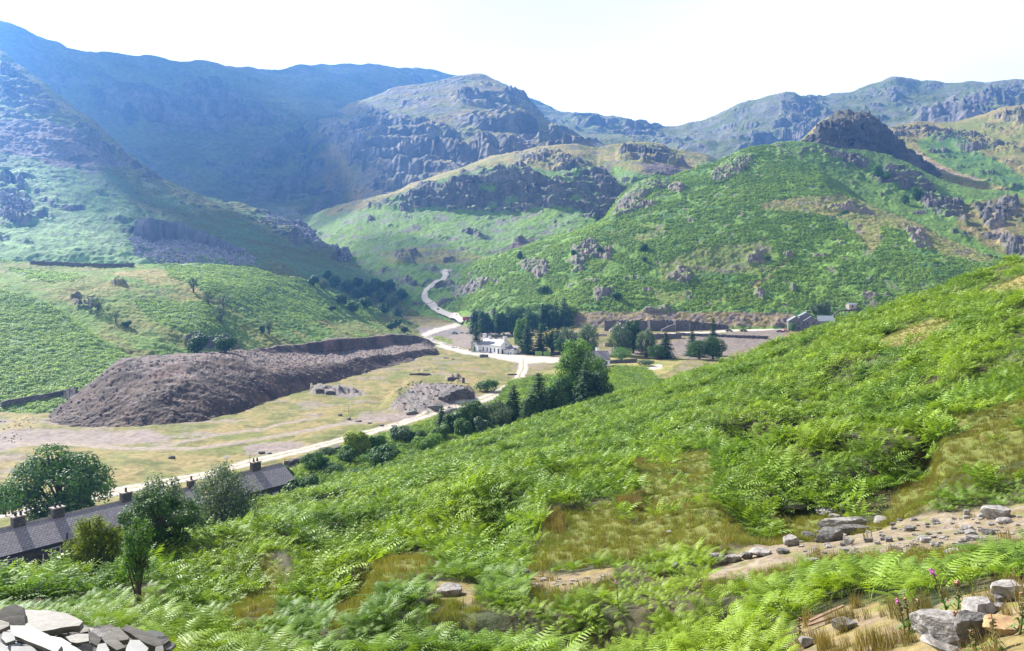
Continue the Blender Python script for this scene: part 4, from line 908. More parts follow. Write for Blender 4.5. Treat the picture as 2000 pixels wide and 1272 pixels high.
def tree(px, Y, top, wpx, kind, label, cat='tree', name=None, group=None, base=None, dens=1.0, rnd=None, crownname='crown'):
    """a tree whose foot stands on the ground at depth Y (or where the sight line through (px, base) meets it)"""
    if base is not None:
        h_ = hit(px, base)
        if Y is None: Y = h_.y
    x = (px - 1000) / F * Y; z0 = ground(x, Y)
    h = (HZ - top) / F * Y - z0; w = wpx / F * Y
    while h < .004 * Y and base is None and Y > 300:
        Y *= .985; x = (px - 1000) / F * Y; z0 = ground(x, Y); h = (HZ - top) / F * Y - z0; w = wpx / F * Y
    if h < .6: print('SMALL', label, h); h = .6
    _vi[0] += 1
    tm, cm = tree_meshes(kind, min(2.5, w / h), _vi[0] % 3, dens)
    a = max(.25, round(min(2.5, w / h) * 4) / 4)
    nm = name or {'conifer': 'conifer_tree', 'larch': 'larch_tree', 'thorn': 'hawthorn_tree', 'birch': 'birch_tree', 'olivebirch': 'birch_tree', 'rowan': 'rowan_tree'}.get(kind, 'bush' if kind.startswith('bush') else 'broadleaf_tree')
    if kind.startswith('bush') and cat == 'tree': cat = 'bush'
    r = bpy.data.objects.new(nm, None); COL.objects.link(r); r.location = (x, Y, z0); r.rotation_euler = (0, 0, (_vi[0] * 1.7) % 6.28)
    r.empty_display_size = .5; tag(r, label, cat, group)
    s = (w / a, w / a, h)
    for n2, me in (('trunk' if not kind.startswith('bush') else 'stem', tm), (crownname if not kind.startswith('bush') else 'foliage', cm)):
        o = new_obj(n2, me, r); o.scale = s
    return r
T = tree
# along the cottages
T(125, 112, 876, 200, 'broad', 'large dark spreading tree behind the long cottage roof', dens=1.6)
T(178, None, 1002, 98, 'olivebirch', 'yellow-green birch in front of the long cottage roof', dens=1.2, base=1130)
T(268, None, 1018, 66, 'rowan', 'slim young tree with a bare lower stem right of the yellow-green birch', dens=.9, base=1190)
T(312, None, 962, 142, 'broad', 'dark round tree hiding the end of the long roof', dens=1.5, base=1092)
T(326, 97, 928, 104, 'birch', 'grey-green tree rising behind the dark round tree', dens=1.0)
T(436, None, 906, 138, 'birch', 'grey-green leafy tree between the two cottage roofs', dens=1.4, base=1042)
T(567, 117, 932, 54, 'bush', 'dark bush at the front corner of the farthest cottage roof')
T(415, 108, 985, 60, 'bush', 'low dark bush under the grey-green tree by the cottages')
T(610, 150, 880, 60, 'bushmid', 'green bush just right of the farthest cottage roof')
T(650, 150, 902, 70, 'bushmid', 'broad green bush in the dip below the hillside crest')
T(640, 165, 872, 46, 'bush', 'small dark bush beside the roadside wall')
T(700, 165, 838, 66, 'busholive', 'pointed olive-yellow bush, tallest of the roadside clump')
T(752, 155, 866, 72, 'bush', 'dark rounded bush right of the olive-yellow bush')
T(778, 178, 828, 52, 'bushgrey', 'grey-green round bush by the road')
T(835, 170, 842, 72, 'bushlight', 'bright green shrub just above the hillside crest')
T(700, 150, 912, 60, 'bushmid', 'low green shrub in front of the olive-yellow bush')
T(800, 165, 885, 70, 'bushmid', 'low green shrub at the crest in front of the bright green shrub')
T(863, 195, 790, 42, 'conifer', 'small dense dark conifer at the left end of the roadside trees')
T(893, 192, 794, 66, 'bush', 'dark bushy tree right of the small dense conifer', 'tree', 'broadleaf_tree')
T(925, 195, 782, 66, 'broad', 'dark green tree in the middle of the roadside row')
T(965, 196, 780, 68, 'birch', 'silvery bushy tree left of the spired conifer')
T(1003, 205, 750, 62, 'conifer', 'spired conifer standing in front of the road bend')
T(1052, 208, 726, 92, 'larch', 'open branched pine right of the spired conifer', name='pine_tree')
T(1090, 215, 742, 66, 'larch', 'light green conifer between the open pine and the big tree')
T(1124, 235, 666, 92, 'broadlight', 'tall bright green tree in front of the white cottage', dens=1.3)
T(1142, 222, 706, 70, 'conifer', 'dark conifer at the foot of the tall bright green tree')
T(1165, 225, 724, 66, 'broad', 'dark green tree at the right end of the roadside row')
T(1100, 225, 735, 44, 'broad', 'dark tree tucked left of the tall bright green tree')
T(950, 268, 740, 66, 'bush', 'rounded dark green shrub beside the road bend')
T(1160, 245, 700, 62, 'broadlight', 'bright green tree crown at the right of the tall bright green tree')
T(560, 140, 905, 40, 'bushmid', 'small green bush touching the far end of the cottage row')
T(726, 160, 880, 60, 'bushmid', 'green bush between the olive-yellow bush and the dark rounded bush')
T(600, 135, 925, 50, 'bush', 'dark low bush on the slope right of the cottage row')
T(905, 185, 815, 56, 'bushmid', 'low green bush under the dark bushy roadside trees')
T(945, 188, 806, 50, 'bushgrey', 'low grey-green bush under the silvery roadside tree')
T(1028, 200, 780, 44, 'larch', 'small conifer between the spired conifer and the open pine')
for _x, _Y, _t, _w, _k, _l in [(628, 152, 890, 50, 'bush', 'dark bush filling the dip under the roadside wall'), (676, 158, 868, 48, 'bushmid', 'green bush left of the olive-yellow bush'), (735, 170, 846, 44, 'bushmid', 'green bush between the olive-yellow bush and the grey-green round bush'),
    (815, 178, 838, 50, 'bush', 'dark bush left of the bright green shrub'), (858, 182, 826, 46, 'bushmid', 'green bush below the small dense conifer'), (880, 190, 806, 44, 'bush', 'dark bush between the small dense conifer and the dark bushy tree'), (985, 200, 775, 44, 'bush', 'dark bush at the foot of the spired conifer'),
    (1040, 206, 765, 50, 'bushmid', 'green bush at the foot of the open pine'), (1078, 212, 752, 56, 'bush', 'dark bush between the open pine and the big tree')]:
    T(_x, _Y, _t, _w, _k, _l)
# round the white house
T(930, 430, 628, 28, 'larch', 'feathery conifer behind the left chimney of the white house')
T(968, 432, 652, 26, 'larch', 'small conifer behind the white house roof')
T(984, 434, 648, 22, 'larch', 'second small conifer behind the white house roof, nearer the right chimney')
T(1022, 424, 622, 36, 'broadmid', 'leafy mid-green tree at the right gable of the white house')
T(1030, 415, 624, 44, 'conifer', 'tall dark conifer behind the lean-to of the white house')
T(1056, 420, 632, 36, 'larch', 'light conifer right of the tall dark conifer')
T(1078, 418, 645, 38, 'broadmid', 'rounded green tree behind the green bins of the yard')
T(1112, 415, 636, 58, 'birch', 'wide grey-green birch behind the tall bright green tree')
T(1148, 410, 630, 44, 'birch', 'grey-green birch at the end of the row behind the white cottage')
T(1098, 410, 660, 34, 'broad', 'low dark tree in the gap under the grey-green birches')
# lawn group on the right
T(1213, 405, 632, 48, 'birch', 'grey-green birch at the left of the group beyond the lawn')
T(1236, 415, 628, 40, 'broad', 'taller dark tree behind the left birch of the lawn group')
T(1214, 385, 678, 46, 'broadmid', 'low rounded tree in front of the left birch beyond the lawn')
T(1262, 400, 642, 42, 'birch', 'weeping grey-green tree in the middle of the lawn group')
T(1300, 395, 646, 46, 'conifer', 'spreading dark conifer in the lawn group')
T(1284, 390, 674, 38, 'broad', 'dark tree at the foot of the spreading conifer')
T(1262, 355, 700, 38, 'bushgrey', 'lone grey-green bush on the lawn near the hillside crest')
T(1352, 405, 640, 36, 'conifer', 'dark conifer left of the pair near the pale track')
T(1393, 410, 620, 30, 'conifer', 'tallest conifer of the pair near the pale track')
T(1366, 390, 664, 44, 'broad', 'dark rounded tree below the pair of conifers')
T(1392, 392, 656, 42, 'broad', 'dark spreading tree at the right end of the lawn group')
# plantation
G = 'trees of the dark plantation behind the white house'
_pl = [(925,600,22),(938,594,24),(952,590,26),(966,586,24),(980,592,26),(992,584,24),(1006,582,26),(1020,588,24),(1032,580,26),(1046,584,26),(1060,576,26),(1072,586,24),(1086,572,30),(1102,574,32),(1112,584,24)]
_wd = ['first (leftmost)','second','third','fourth','fifth','sixth','seventh','eighth','ninth','tenth','eleventh','twelfth','thirteenth','fourteenth','last (rightmost)']
for k, (x, tp, w) in enumerate(_pl):
    T(x, (556 if x < 1060 else 538) + (k * 37) % (26 if x < 1060 else 10), tp + (k * 7) % 15 + 6, w * 1.5, ('conifer', 'broad', 'larch', 'conifer', 'broadmid')[k % 5], _wd[k] + ' tree from the left in the dark plantation behind the white house', group=G, name='plantation_tree')
_fr = [(945,612,20),(975,610,22),(1000,612,20),(1040,610,24),(1080,606,22),(1100,604,24)]
_w2 = ['left end','left part','middle, left of centre','middle, right of centre','right part','right end']
for k, (x, tp, w) in enumerate(_fr): T(x, 536, tp, w * 1.2, 'broad', 'low dark tree along the front of the plantation, ' + _w2[k], group='low trees along the front of the plantation')
# mill
T(1592, None, 590, 24, 'birch', 'left one of the two pale trees behind the mill', base=615); T(1612, None, 586, 26, 'birch', 'right one of the two pale trees behind the mill', base=615)
T(1548, 500, 626, 16, 'bushmid', 'green bush at the corner of the mill')
# left fields
T(378, None, 542, 22, 'thorn', 'thin bare-stemmed hawthorn highest on the left field', base=572)
T(407, None, 566, 34, 'thorn', 'open hawthorn below the highest hawthorn on the left field', base=596)
T(436, None, 572, 42, 'thorn', 'widest of the open hawthorns on the left field', base=606)
T(430, None, 598, 38, 'thorn', 'lowest of the open hawthorns, above the dark rocky bank', base=632)
T(192, None, 580, 34, 'thorn', 'dark hawthorn over the small crag on the left field', base=604)
T(226, None, 606, 24, 'thorn', 'small hawthorn below the small crag', base=630)
T(248, None, 624, 22, 'bush', 'dark bush in the gully below the small crag', base=640)
T(525, None, 626, 22, 'thorn', 'lone hawthorn low on the left field', base=652)
T(512, None, 634, 14, 'bush', 'small bush left of the lone hawthorn', base=650)
T(648, None, 594, 18, 'bush', 'dark bush on the crest of the pale bracken field', base=608)
T(385, None, 648, 60, 'bush', 'dark thicket on the steep rocky bank, left part', base=690)
T(440, None, 654, 54, 'bush', 'dark thicket on the steep rocky bank, right part', base=688)
# right hill
for x, y, tp, w, lb in [(1015, 506, 488, 14, 'small dark bush on the shoulder above the track head'), (1258, 492, 474, 20, 'round dark bush high on the bracken hill'), (1205, 586, 568, 26, 'round dark bush right of the pink outcrop'),
    (1063, 574, 556, 30, 'dark bush above the plantation'), (1258, 512, 500, 12, 'tiny bush under the round dark bush'), (1500, 508, 498, 14, 'small bush in the gully of the bracken hill'), (1172, 492, 480, 16, 'small bush on the dark outcrop'), (1120, 500, 486, 14, 'small bush left of the dark outcrop')]:
    T(x, None, tp, w, 'bush', lb, base=y)
for x, y, tp, w, lb in [(1714, 345, 322, 24, 'dark tree in the hollow below the square crag'), (1730, 352, 334, 20, 'lower tree in the hollow below the square crag'), (1790, 392, 366, 22, 'green tree on the shaded ledge, left'), (1768, 400, 380, 20, 'green tree on the shaded ledge, right of the tan spur')]:
    T(x, None, tp, w, 'broadmid', lb, base=y)
# ghyll left of the track
rg = random.Random(5); pos_w = []
_gh = [(612,552,24),(632,560,22),(655,556,26),(680,566,26),(700,578,24),(722,572,28),(745,584,28),(768,592,26),(735,560,24),(760,566,26),(700,556,22),(668,590,22),(752,606,22),(776,612,20),(640,540,18),(786,580,20),(715,595,24),(690,604,20)]
for k, (x, y, w) in enumerate(_gh):
    T(x, None, y - w * .75, w * 1.15, ('broad', 'birch', 'broad')[k % 3] if k % 2 else 'bush', 'one of the dark scrubby trees crowding the stream gully', 'tree', 'scrub_tree', group='scrubby trees in the stream gully', base=y + 6, dens=.6)
for k, (x, y, w) in enumerate([(765,638,20),(778,630,16),(790,645,14)]):
    T(x, None, y - w * .6, w * 1.2, 'bush', ['dark bush by the lower stream, left', 'dark bush by the lower stream, middle', 'dark bush by the lower stream, nearest the track'][k], base=y + 6)
# ------------------------------------------------------------------ buildings
M_slate = nmat('roof_slate', (0.27, 0.235, 0.25), (0.40, 0.36, 0.38), 3.0, 0.6, 0.02, spec=0.5)
def slate_rows(m, pitch=0.28):
    t = m.node_tree; N = t.nodes; Lk = t.links.new; b = N['Principled BSDF']
    tc = N.new('ShaderNodeTexCoord'); br = N.new('ShaderNodeTexBrick'); br.inputs['Scale'].default_value = 1.0; br.inputs['Brick Width'].default_value = 0.42; br.inputs['Row Height'].default_value = pitch
    br.inputs['Mortar Size'].default_value = 0.022; br.inputs['Color1'].default_value = (1, 1, 1, 1); br.inputs['Color2'].default_value = (.78, .78, .78, 1); br.inputs['Mortar'].default_value = (.22, .22, .22, 1)
    Lk(tc.outputs['UV'], br.inputs['Vector'])
    src = b.inputs['Base Color'].links[0].from_socket
    mx = N.new('ShaderNodeMix'); mx.data_type = 'RGBA'; mx.blend_type = 'MULTIPLY'; mx.inputs[0].default_value = 1
    Lk(src, mx.inputs[6]); Lk(br.outputs['Color'], mx.inputs[7]); Lk(mx.outputs[2], b.inputs['Base Color'])
slate_rows(M_slate)
M_lslate = nmat('pale_slate', (0.34, 0.33, 0.34), (0.44, 0.42, 0.43), 2.0, 0.55, 0.02, spec=0.5); slate_rows(M_lslate, .3)
M_stone = nmat('dark_stone', (0.05, 0.047, 0.045), (0.13, 0.115, 0.105), 2.2, 0.95, 0.05, stretch=(1, 1, 2.5))
M_white = nmat('whitewash', (0.72, 0.72, 0.70), (0.82, 0.82, 0.81), 0.9, 0.8, 0.01)
M_paint = nmat('white_paint', (0.72, 0.72, 0.70), (0.8, 0.8, 0.78), 5, 0.5)
M_glass = nmat('window_glass', (0.02, 0.025, 0.03), (0.04, 0.045, 0.05), 3, 0.12, spec=0.6)
M_wood = nmat('weathered_wood', (0.20, 0.13, 0.09), (0.33, 0.22, 0.15), 3, 0.85, 0.01, stretch=(1, 8, 8))
M_dwood = nmat('dark_timber', (0.05, 0.035, 0.03), (0.09, 0.06, 0.05), 3, 0.85, 0.01)
M_cap = nmat('chimney_stone', (0.30, 0.25, 0.21), (0.45, 0.38, 0.32), 4, 0.9, 0.03)
M_pot = nmat('chimney_pot', (0.03, 0.03, 0.035), (0.06, 0.055, 0.06), 4, 0.7)
M_metal = nmat('grey_metal', (0.22, 0.23, 0.24), (0.32, 0.33, 0.34), 4, 0.45)
class MB:
    def __init__(s): s.V = []; s.F = []; s.UV = []
    def face(s, pts, uv=None):
        o = len(s.V); s.V += [tuple(p) for p in pts]; s.F.append(tuple(range(o, o + len(pts)))); s.UV += uv or [(0, 0)] * len(pts)
    def box(s, a, b):
        x0, y0, z0 = a; x1, y1, z1 = b; p = [(x, y, z) for z in (z0, z1) for y in (y0, y1) for x in (x0, x1)]
        for f in ((0,2,3,1),(4,5,7,6),(0,1,5,4),(2,6,7,3),(0,4,6,2),(1,3,7,5)): s.face([p[i] for i in f])
        return s
    def prism(s, poly, d0, d1, axis='x'):
        """extrude a polygon lying in the other two axes"""
        def P(u, v, d): return (d, u, v) if axis == 'x' else ((u, d, v) if axis == 'y' else (u, v, d))
        n = len(poly); s.face([P(u, v, d0) for u, v in poly]); s.face([P(u, v, d1) for u, v in poly][::-1])
        for i in range(n):
            a, b = poly[i], poly[(i + 1) % n]; s.face([P(*a, d0), P(*b, d0), P(*b, d1), P(*a, d1)])
        return s
    def slab(s, c, thick, up):
        """roof slab: four corners c (eave-left, eave-right, ridge-right, ridge-left) with thickness along -up and slate coordinates"""
        c = [Vector(p) for p in c]; L_ = (c[1] - c[0]).length; W_ = (c[3] - c[0]).length; d = Vector(up).normalized() * thick
        sk = (c[3] - c[0]).dot((c[1] - c[0]).normalized())
        s.face(c, [(0, 0), (L_, 0), (L_ + sk, W_), (sk, W_)]); s.face([p - d for p in c][::-1])
        for i in range(4): a, b = c[i], c[(i + 1) % 4]; s.face([a, b, b - d, a - d])
        return s
    def cyl(s, c, r0, r1, h, n=12, axis='z'):
        def P(x, y, z): return (c[0] + x, c[1] + y, c[2] + z) if axis == 'z' else ((c[0] + z, c[1] + x, c[2] + y) if axis == 'x' else (c[0] + x, c[1] + z, c[2] + y))
        a = [(math.cos(6.2832 * k / n), math.sin(6.2832 * k / n)) for k in range(n)]
        for k in range(n):
            u, v = a[k], a[(k + 1) % n]; s.face([P(u[0] * r0, u[1] * r0, 0), P(v[0] * r0, v[1] * r0, 0), P(v[0] * r1, v[1] * r1, h), P(u[0] * r1, u[1] * r1, h)])
        s.face([P(x * r0, y * r0, 0) for x, y in a][::-1]); s.face([P(x * r1, y * r1, h) for x, y in a]); return s
    def build(s, name, mat, parent=None, loc=None, rz=None, bevel=0):
        me = bpy.data.meshes.new(name); me.from_pydata(s.V, [], s.F); uv = me.uv_layers.new(name='UVMap'); uv.data.foreach_set('uv', np.array(s.UV, np.float32).ravel()); me.materials.append(mat)
        import bmesh
        bm = bmesh.new(); bm.from_mesh(me); bmesh.ops.remove_doubles(bm, verts=bm.verts, dist=1e-4); bmesh.ops.recalc_face_normals(bm, faces=bm.faces)
        bm.to_mesh(me); bm.free()
        return new_obj(name, me, parent, loc, rz)
def empty(name, loc, rz, label, cat, group=None):
    r = bpy.data.objects.new(name, None); COL.objects.link(r); r.location = loc; r.rotation_euler = (0, 0, rz); r.empty_display_size = .5; return tag(r, label, cat, group)
def window(parent, x, z, w, h, y=0, side=-1, frame=None, bars=(1, 1), axis='y', fw=.06):
    """window in a wall whose outside faces -y (side=-1) at plane y; axis 'x': wall plane x=y"""
    def bx(m, a0, a1, z0, z1, d0, d1):
        d0, d1 = y + side * d0, y + side * d1
        if axis == 'y': m.box((a0, min(d0, d1), z0), (a1, max(d0, d1), z1))
        else: m.box((min(d0, d1), a0, z0), (max(d0, d1), a1, z1))
    f = MB()
    bx(f, x - w / 2 - fw, x - w / 2 + fw * .3, z, z + h, .0, .06); bx(f, x + w / 2 - fw * .3, x + w / 2 + fw, z, z + h, .0, .06)
    bx(f, x - w / 2 - fw, x + w / 2 + fw, z - fw, z, 0, .06); bx(f, x - w / 2 - fw, x + w / 2 + fw, z + h, z + h + fw, 0, .06)
    for i in range(bars[0]): cx = x - w / 2 + w * (i + 1) / (bars[0] + 1); bx(f, cx - .025, cx + .025, z, z + h, .012, .045)
    for i in range(bars[1]): cz = z + h * (i + 1) / (bars[1] + 1); bx(f, x - w / 2, x + w / 2, cz - .025, cz + .025, .014, .047)
    fo = f.build('window', frame or M_paint, parent)
    p = MB(); bx(p, x - w / 2, x + w / 2, z, z + h, -.01, .008); p.build('pane', M_glass, fo); return fo
def chimney(parent, x, y, z0, z1, w, d, mat, pots=2, cap=True):
    c = MB().box((x - w / 2, y - d / 2, z0), (x + w / 2, y + d / 2, z1)); ch = c.build('chimney', mat, parent)
    if cap: MB().box((x - w / 2 - .1, y - d / 2 - .1, z1), (x + w / 2 + .1, y + d / 2 + .1, z1 + .12)).build('cap', M_cap if mat is not M_white else mat, ch)
    for i in range(pots):
        px_ = x + (i - (pots - 1) / 2) * w * .45; MB().cyl((px_, y, z1 + .12), .15, .12, .5, 10).build('pot', M_pot, ch)
    return ch
def gable_house(root, L_, W_, he, hr, wall, roof, x0=0, over=.25, ov_e=.3, thick=.14, base=-2.5, rname='roof'):
    """walls x0..x0+L_, y -W_/2..W_/2, eaves at he, ridge at hr above the root, ridge along x; front is -y"""
    sl = (hr - he) / (W_ / 2)
    MB().prism([(-W_ / 2, base), (W_ / 2, base), (W_ / 2, he), (0, hr - .02), (-W_ / 2, he)], x0, x0 + L_, 'x').build('wall', wall, root)
    r = MB()
    for s in (-1, 1):
        e0 = (x0 - over, s * (W_ / 2 + ov_e), he - sl * ov_e + thick); e1 = (x0 + L_ + over, s * (W_ / 2 + ov_e), he - sl * ov_e + thick); g1 = (x0 + L_ + over, 0, hr + thick); g0 = (x0 - over, 0, hr + thick)
        r.slab([e0, e1, g1, g0] if s < 0 else [e1, e0, g0, g1], thick, (0, s * sl, 1))
    ro = r.build(rname, roof, root)
    MB().prism([(-.16, hr + thick - .07), (.16, hr + thick - .07), (0, hr + thick + .09)], x0 - over - .02, x0 + L_ + over + .02, 'x').build('ridge_tiles', M_cap if roof is M_slate else roof, ro)
    return ro
def frame_between(a, b):
    d = b - a; return math.atan2(d.y, d.x)
# the row of miners' cottages: eaves line in world space
ZE = -29.4
ea = Vector((-55.3, 88.6, ZE)); eb = Vector((-37.3, 115.2, ZE)); dr = (eb - ea).normalized(); rz = math.atan2(dr.y, dr.x)
nback = Vector((-dr.y, dr.x, 0))
def on_row(s): return ea + dr * s + nback * 3.1
# s = 0 at px 20
A0 = on_row(-8); zb = -33.6
r = empty('stone_cottage', (A0.x, A0.y, zb), rz, 'long low dark stone cottage with slate roof, nearest in the terrace', 'cottage'); he = ZE - zb
gable_house(r, 27.4, 6.2, he, he + 2.0, M_stone, M_slate)
for x_ in (10.2, 14.6, 23.1): chimney(r, x_, 0.0, he + 1.2, he + 3.05, 1.25, .8, M_stone, 2 if x_ < 20 else 1)
for x_ in (3.9, 8.2, 12.85): window(r, x_, he - 1.75, .95, 1.05, -3.1, -1, None, (1, 1), fw=.09)
def door(parent, x, z, w, h, y, mat=M_dwood, jamb=True, axis='y', side=-1):
    def B(a0, a1, z0, z1, d0, d1):
        d0, d1 = y + side * d0, y + side * d1
        return MB().box((a0, min(d0, d1), z0), (a1, max(d0, d1), z1)) if axis == 'y' else MB().box((min(d0, d1), a0, z0), (max(d0, d1), a1, z1))
    d = B(x - w / 2, x + w / 2, z, z + h, 0, .05).build('door', mat, parent)
    if jamb: B(x + w / 2, x + w / 2 + .1, z, z + h + .1, 0, .08).build('frame', M_paint, d)
    return d
door(r, 11.0, he - 3.3, .8, 2.2, -3.1); door(r, 21, he - 3.3, .9, 2.2, -3.1)
MB().cyl((13.7, -3.25, he - 3.2), .06, .06, 3.0, 8).build('downpipe', M_metal, r); MB().cyl((14.0, -3.4, he - .2), .09, .09, 1.0, 8).build('flue', M_pot, r)
MB().box((-.3, -3.52, he - .28), (27.6, -3.4, he - .18)).build('gutter', M_pot, r)
B0 = on_row(20.2); r = empty('stone_cottage', (B0.x, B0.y, zb), rz, 'short slate roofed cottage end between the dark round tree and the grey-green tree', 'cottage')
gable_house(r, 4.9, 6.6, he - .35, he + 1.75, M_stone, M_slate); door(r, 3.9, he - 3, .8, 2.1, -3.3)
chimney(r, 4.3, 0, he + 1, he + 2.7, 1.0, .7, M_stone, 1)
MB().cyl((3.2, -3.45, he - 3.2), .06, .06, 2.9, 8).build('downpipe', M_metal, r)
C0_ = on_row(29.6); r = empty('stone_cottage', (C0_.x, C0_.y, zb), rz, 'far end cottage with mottled grey slate roof and one dark chimney', 'cottage')
gable_house(r, 10.3, 6.4, he + .05, he + 2.15, M_stone, M_slate); chimney(r, 5.6, 0, he + 1.2, he + 3.3, 1.4, .8, M_stone, 2); chimney(r, .5, 0, he + 1.2, he + 2.9, 1.0, .7, M_stone, 1)
window(r, 4.2, he - 1.8, .9, 1.0, -3.2, -1, None, (1, 1)); window(r, 8.2, he - 1.8, .9, 1.0, -3.2, -1, None, (1, 1)); door(r, 6.6, he - 3, .9, 2.1, -3.2, M_paint)
# outhouse in front of the middle cottage
O = on_row(18.6) - nback * 8.6; r = empty('outhouse', (O.x, O.y, zb), rz, 'low slate roofed outhouse at the foot of the hillside beside the railings', 'outhouse')
gable_house(r, 5.2, 4.2, 2.6, 4.0, M_stone, M_slate); door(r, 2.6, .2, .8, 1.9, -2.1)
O = on_row(23.6) - nback * 6.2; r = empty('wooden_railing', (O.x, O.y, ground(O.x, O.y)), rz - .3, 'pale wooden railing in front of the short cottage', 'railing')
for k in range(4): MB().box((k * 1.3, -.05, -.3), (k * 1.3 + .1, .05, 1.5)).build('post', M_wood, r)
for z_ in (.75, 1.3): MB().box((-.1, -.09, z_), (4.2, -.05, z_ + .14)).build('rail', M_paint if z_ > 1 else M_wood, r)

# the white house by the track
c0 = at(977, 692, 416.0); zc = -35.3; th = R_(48)
ddir = Vector((-math.cos(th), math.sin(th), 0))            # along the long front, away from us to the left
rz = math.atan2(-ddir.y, -ddir.x)                           # local +x runs towards the near right corner
r = empty('white_house', (c0.x + ddir.x * 17, c0.y + ddir.y * 17, zc), rz, 'whitewashed two-gabled house with three chimneys beside the pale track', 'house')
# local frame: x 0..17 along the front, front at y=-3.8 ; move root so the front line matches
off = Vector((math.cos(rz), math.sin(rz), 0)); nb_ = Vector((-off.y, off.x, 0)); r.location = r.location + nb_ * 3.9
gable_house(r, 17, 7.8, 4.6, 7.4, M_white, M_lslate, over=.12, ov_e=.2)
# cross wing at the far end: ridge along y
w = MB(); w.prism([(-3.4, -2.5), (1.6, -2.5), (1.6, 4.4), (-.9, 6.6), (-3.4, 4.4)], -6.2, 4.0, 'y').build('wing_wall', M_white, r)
rw = MB()
rw.slab([(-3.65, -6.4, 4.33), (-3.65, 4.2, 4.33), (-.9, 4.2, 6.75), (-.9, -6.4, 6.75)], .12, (-.88, 0, 1)); rw.slab([(1.85, 4.2, 4.33), (1.85, -6.4, 4.33), (-.9, -6.4, 6.75), (-.9, 4.2, 6.75)], .12, (.88, 0, 1)); rw.build('wing_roof', M_lslate, r)
chimney(r, -.9, .6, 5.8, 10.0, 1.7, 1.5, M_white, 0); chimney(r, 4.0, 0, 6.6, 8.9, 1.5, 1.1, M_white, 1); chimney(r, 16.2, 0, 6.6, 9.2, 1.1, 1.9, M_white, 2)
for x_ in (3.4, 6.6, 12.4): window(r, x_, 1.1, 1.0, 2.1, -3.9, -1, None, (0, 1))
door(r, 9.4, .1, 1.1, 2.9, -3.9, M_pot); door(r, 15.6, .1, 1.3, 3.0, -3.9, M_pot)
window(r, -.9, 1.4, 1.1, 1.7, -6.2, -1, None, (0, 1))
window(r, 0.2, 1.3, 1.1, 2.4, 17.0, 1, None, (0, 1), axis='x'); window(r, 0.1, 4.7, .7, .9, 17.0, 1, None, (0, 0), axis='x'); door(r, -2.4, .1, 1.1, 2.6, 17.0, M_pot, axis='x', side=1); door(r, 3.0, -.2, .7, 1.4, 17, M_pot, False, 'x', 1)
# lean-to
l = MB().prism([(17.0, -2.5), (23.4, -2.5), (23.4, 2.6), (17.0, 3.2)], -1.2, 3.6, 'y'); l.build('lean_to_wall', M_white, r)
lr = MB().slab([(17.05, -1.5, 2.75), (23.7, -1.5, 2.55), (23.7, 3.9, 4.3), (17.05, 3.9, 4.6)], .14, (0, -.35, 1)); lr.build('lean_to_roof', M_slate, r)
for x_ in (20.2, 22.3): window(r, x_, .5, .7, 1.2, -1.2, -1, None, (0, 0))
# white-gabled slate cottage right of the tall tree
c1 = at(1190, 719, 352); rz2 = R_(8)
r = empty('slate_roofed_cottage', (c1.x - 13.6, c1.y + 2.6, -35.2), rz2, 'grey slate roofed cottage with a white wall, half hidden by the tall tree', 'cottage')
gable_house(r, 13.4, 8.0, 3.2, 6.6, M_white, M_slate, over=.35); chimney(r, 9.0, 0.4, 5.6, 8.0, 1.3, .9, M_white, 1); chimney(r, 3.0, 0, 5.6, 7.8, 1.3, .9, M_white, 1)
for x_ in (9.6, 11.9): window(r, x_, .9, 1.1, 1.6, -4, -1, None, (0, 1))
door(r, 7.2, 0, 1.1, 2.2, -4, M_pot)
# mill at the terrace end
c2 = at(1540, 641, 505); zt = ground(c2.x, c2.y)
M_grey = nmat('grey_render', (0.10, 0.10, 0.11), (0.20, 0.19, 0.20), 1.2, 0.9, 0.05); M_tin = nmat('sheet_roof', (0.20, 0.22, 0.25), (0.30, 0.32, 0.35), 1, 0.5, stretch=(1, 6, 1))
def block(name_w, x0, y0, L_, W_, he, hr, parent, wall=M_grey, roof=M_tin):
    """block with its ridge running along y (gable towards us)"""
    MB().prism([(x0, -3), (x0 + L_, -3), (x0 + L_, he), (x0 + L_ / 2, hr), (x0, he)], y0, y0 + W_, 'y').build('wall', wall, parent)
    sl = (hr - he) / (L_ / 2); q = MB()
    q.slab([(x0 - .3, y0 + W_ + .3, he - .3 * sl + .15), (x0 - .3, y0 - .3, he - .3 * sl + .15), (x0 + L_ / 2, y0 - .3, hr + .15), (x0 + L_ / 2, y0 + W_ + .3, hr + .15)], .14, (-sl, 0, 1))
    q.slab([(x0 + L_ + .3, y0 - .3, he - .3 * sl + .15), (x0 + L_ + .3, y0 + W_ + .3, he - .3 * sl + .15), (x0 + L_ / 2, y0 + W_ + .3, hr + .15), (x0 + L_ / 2, y0 - .3, hr + .15)], .14, (sl, 0, 1)); q.build('roof', roof, parent)
r = empty('mill_building', (c2.x, c2.y, zt), R_(-14), 'dark grey stone mill with stepped metal roofs at the end of the terrace', 'mill')
block('a', 0, 0, 9.0, 12, 6.0, 8.8, r); block('b', 7.0, 5.0, 8.5, 10, 9.0, 11.2, r); block('c', 9.3, 1.0, 8.5, 10, 6.2, 9.0, r)
MB().prism([(2.0, -3), (9.0, -3), (9.0, 6.2), (5.5, 9.2), (2.0, 6.2)], 17.8, 27.0, 'x').build('wing_wall', M_grey, r)
MB().slab([(17.5, 1.6, 6.0), (27.2, 1.6, 6.0), (27.2, 5.5, 9.4), (17.5, 5.5, 9.4)], .14, (0, -.85, 1)).slab([(27.2, 9.4, 6.0), (17.5, 9.4, 6.0), (17.5, 5.5, 9.4), (27.2, 5.5, 9.4)], .14, (0, .85, 1)).build('wing_roof', M_tin, r)
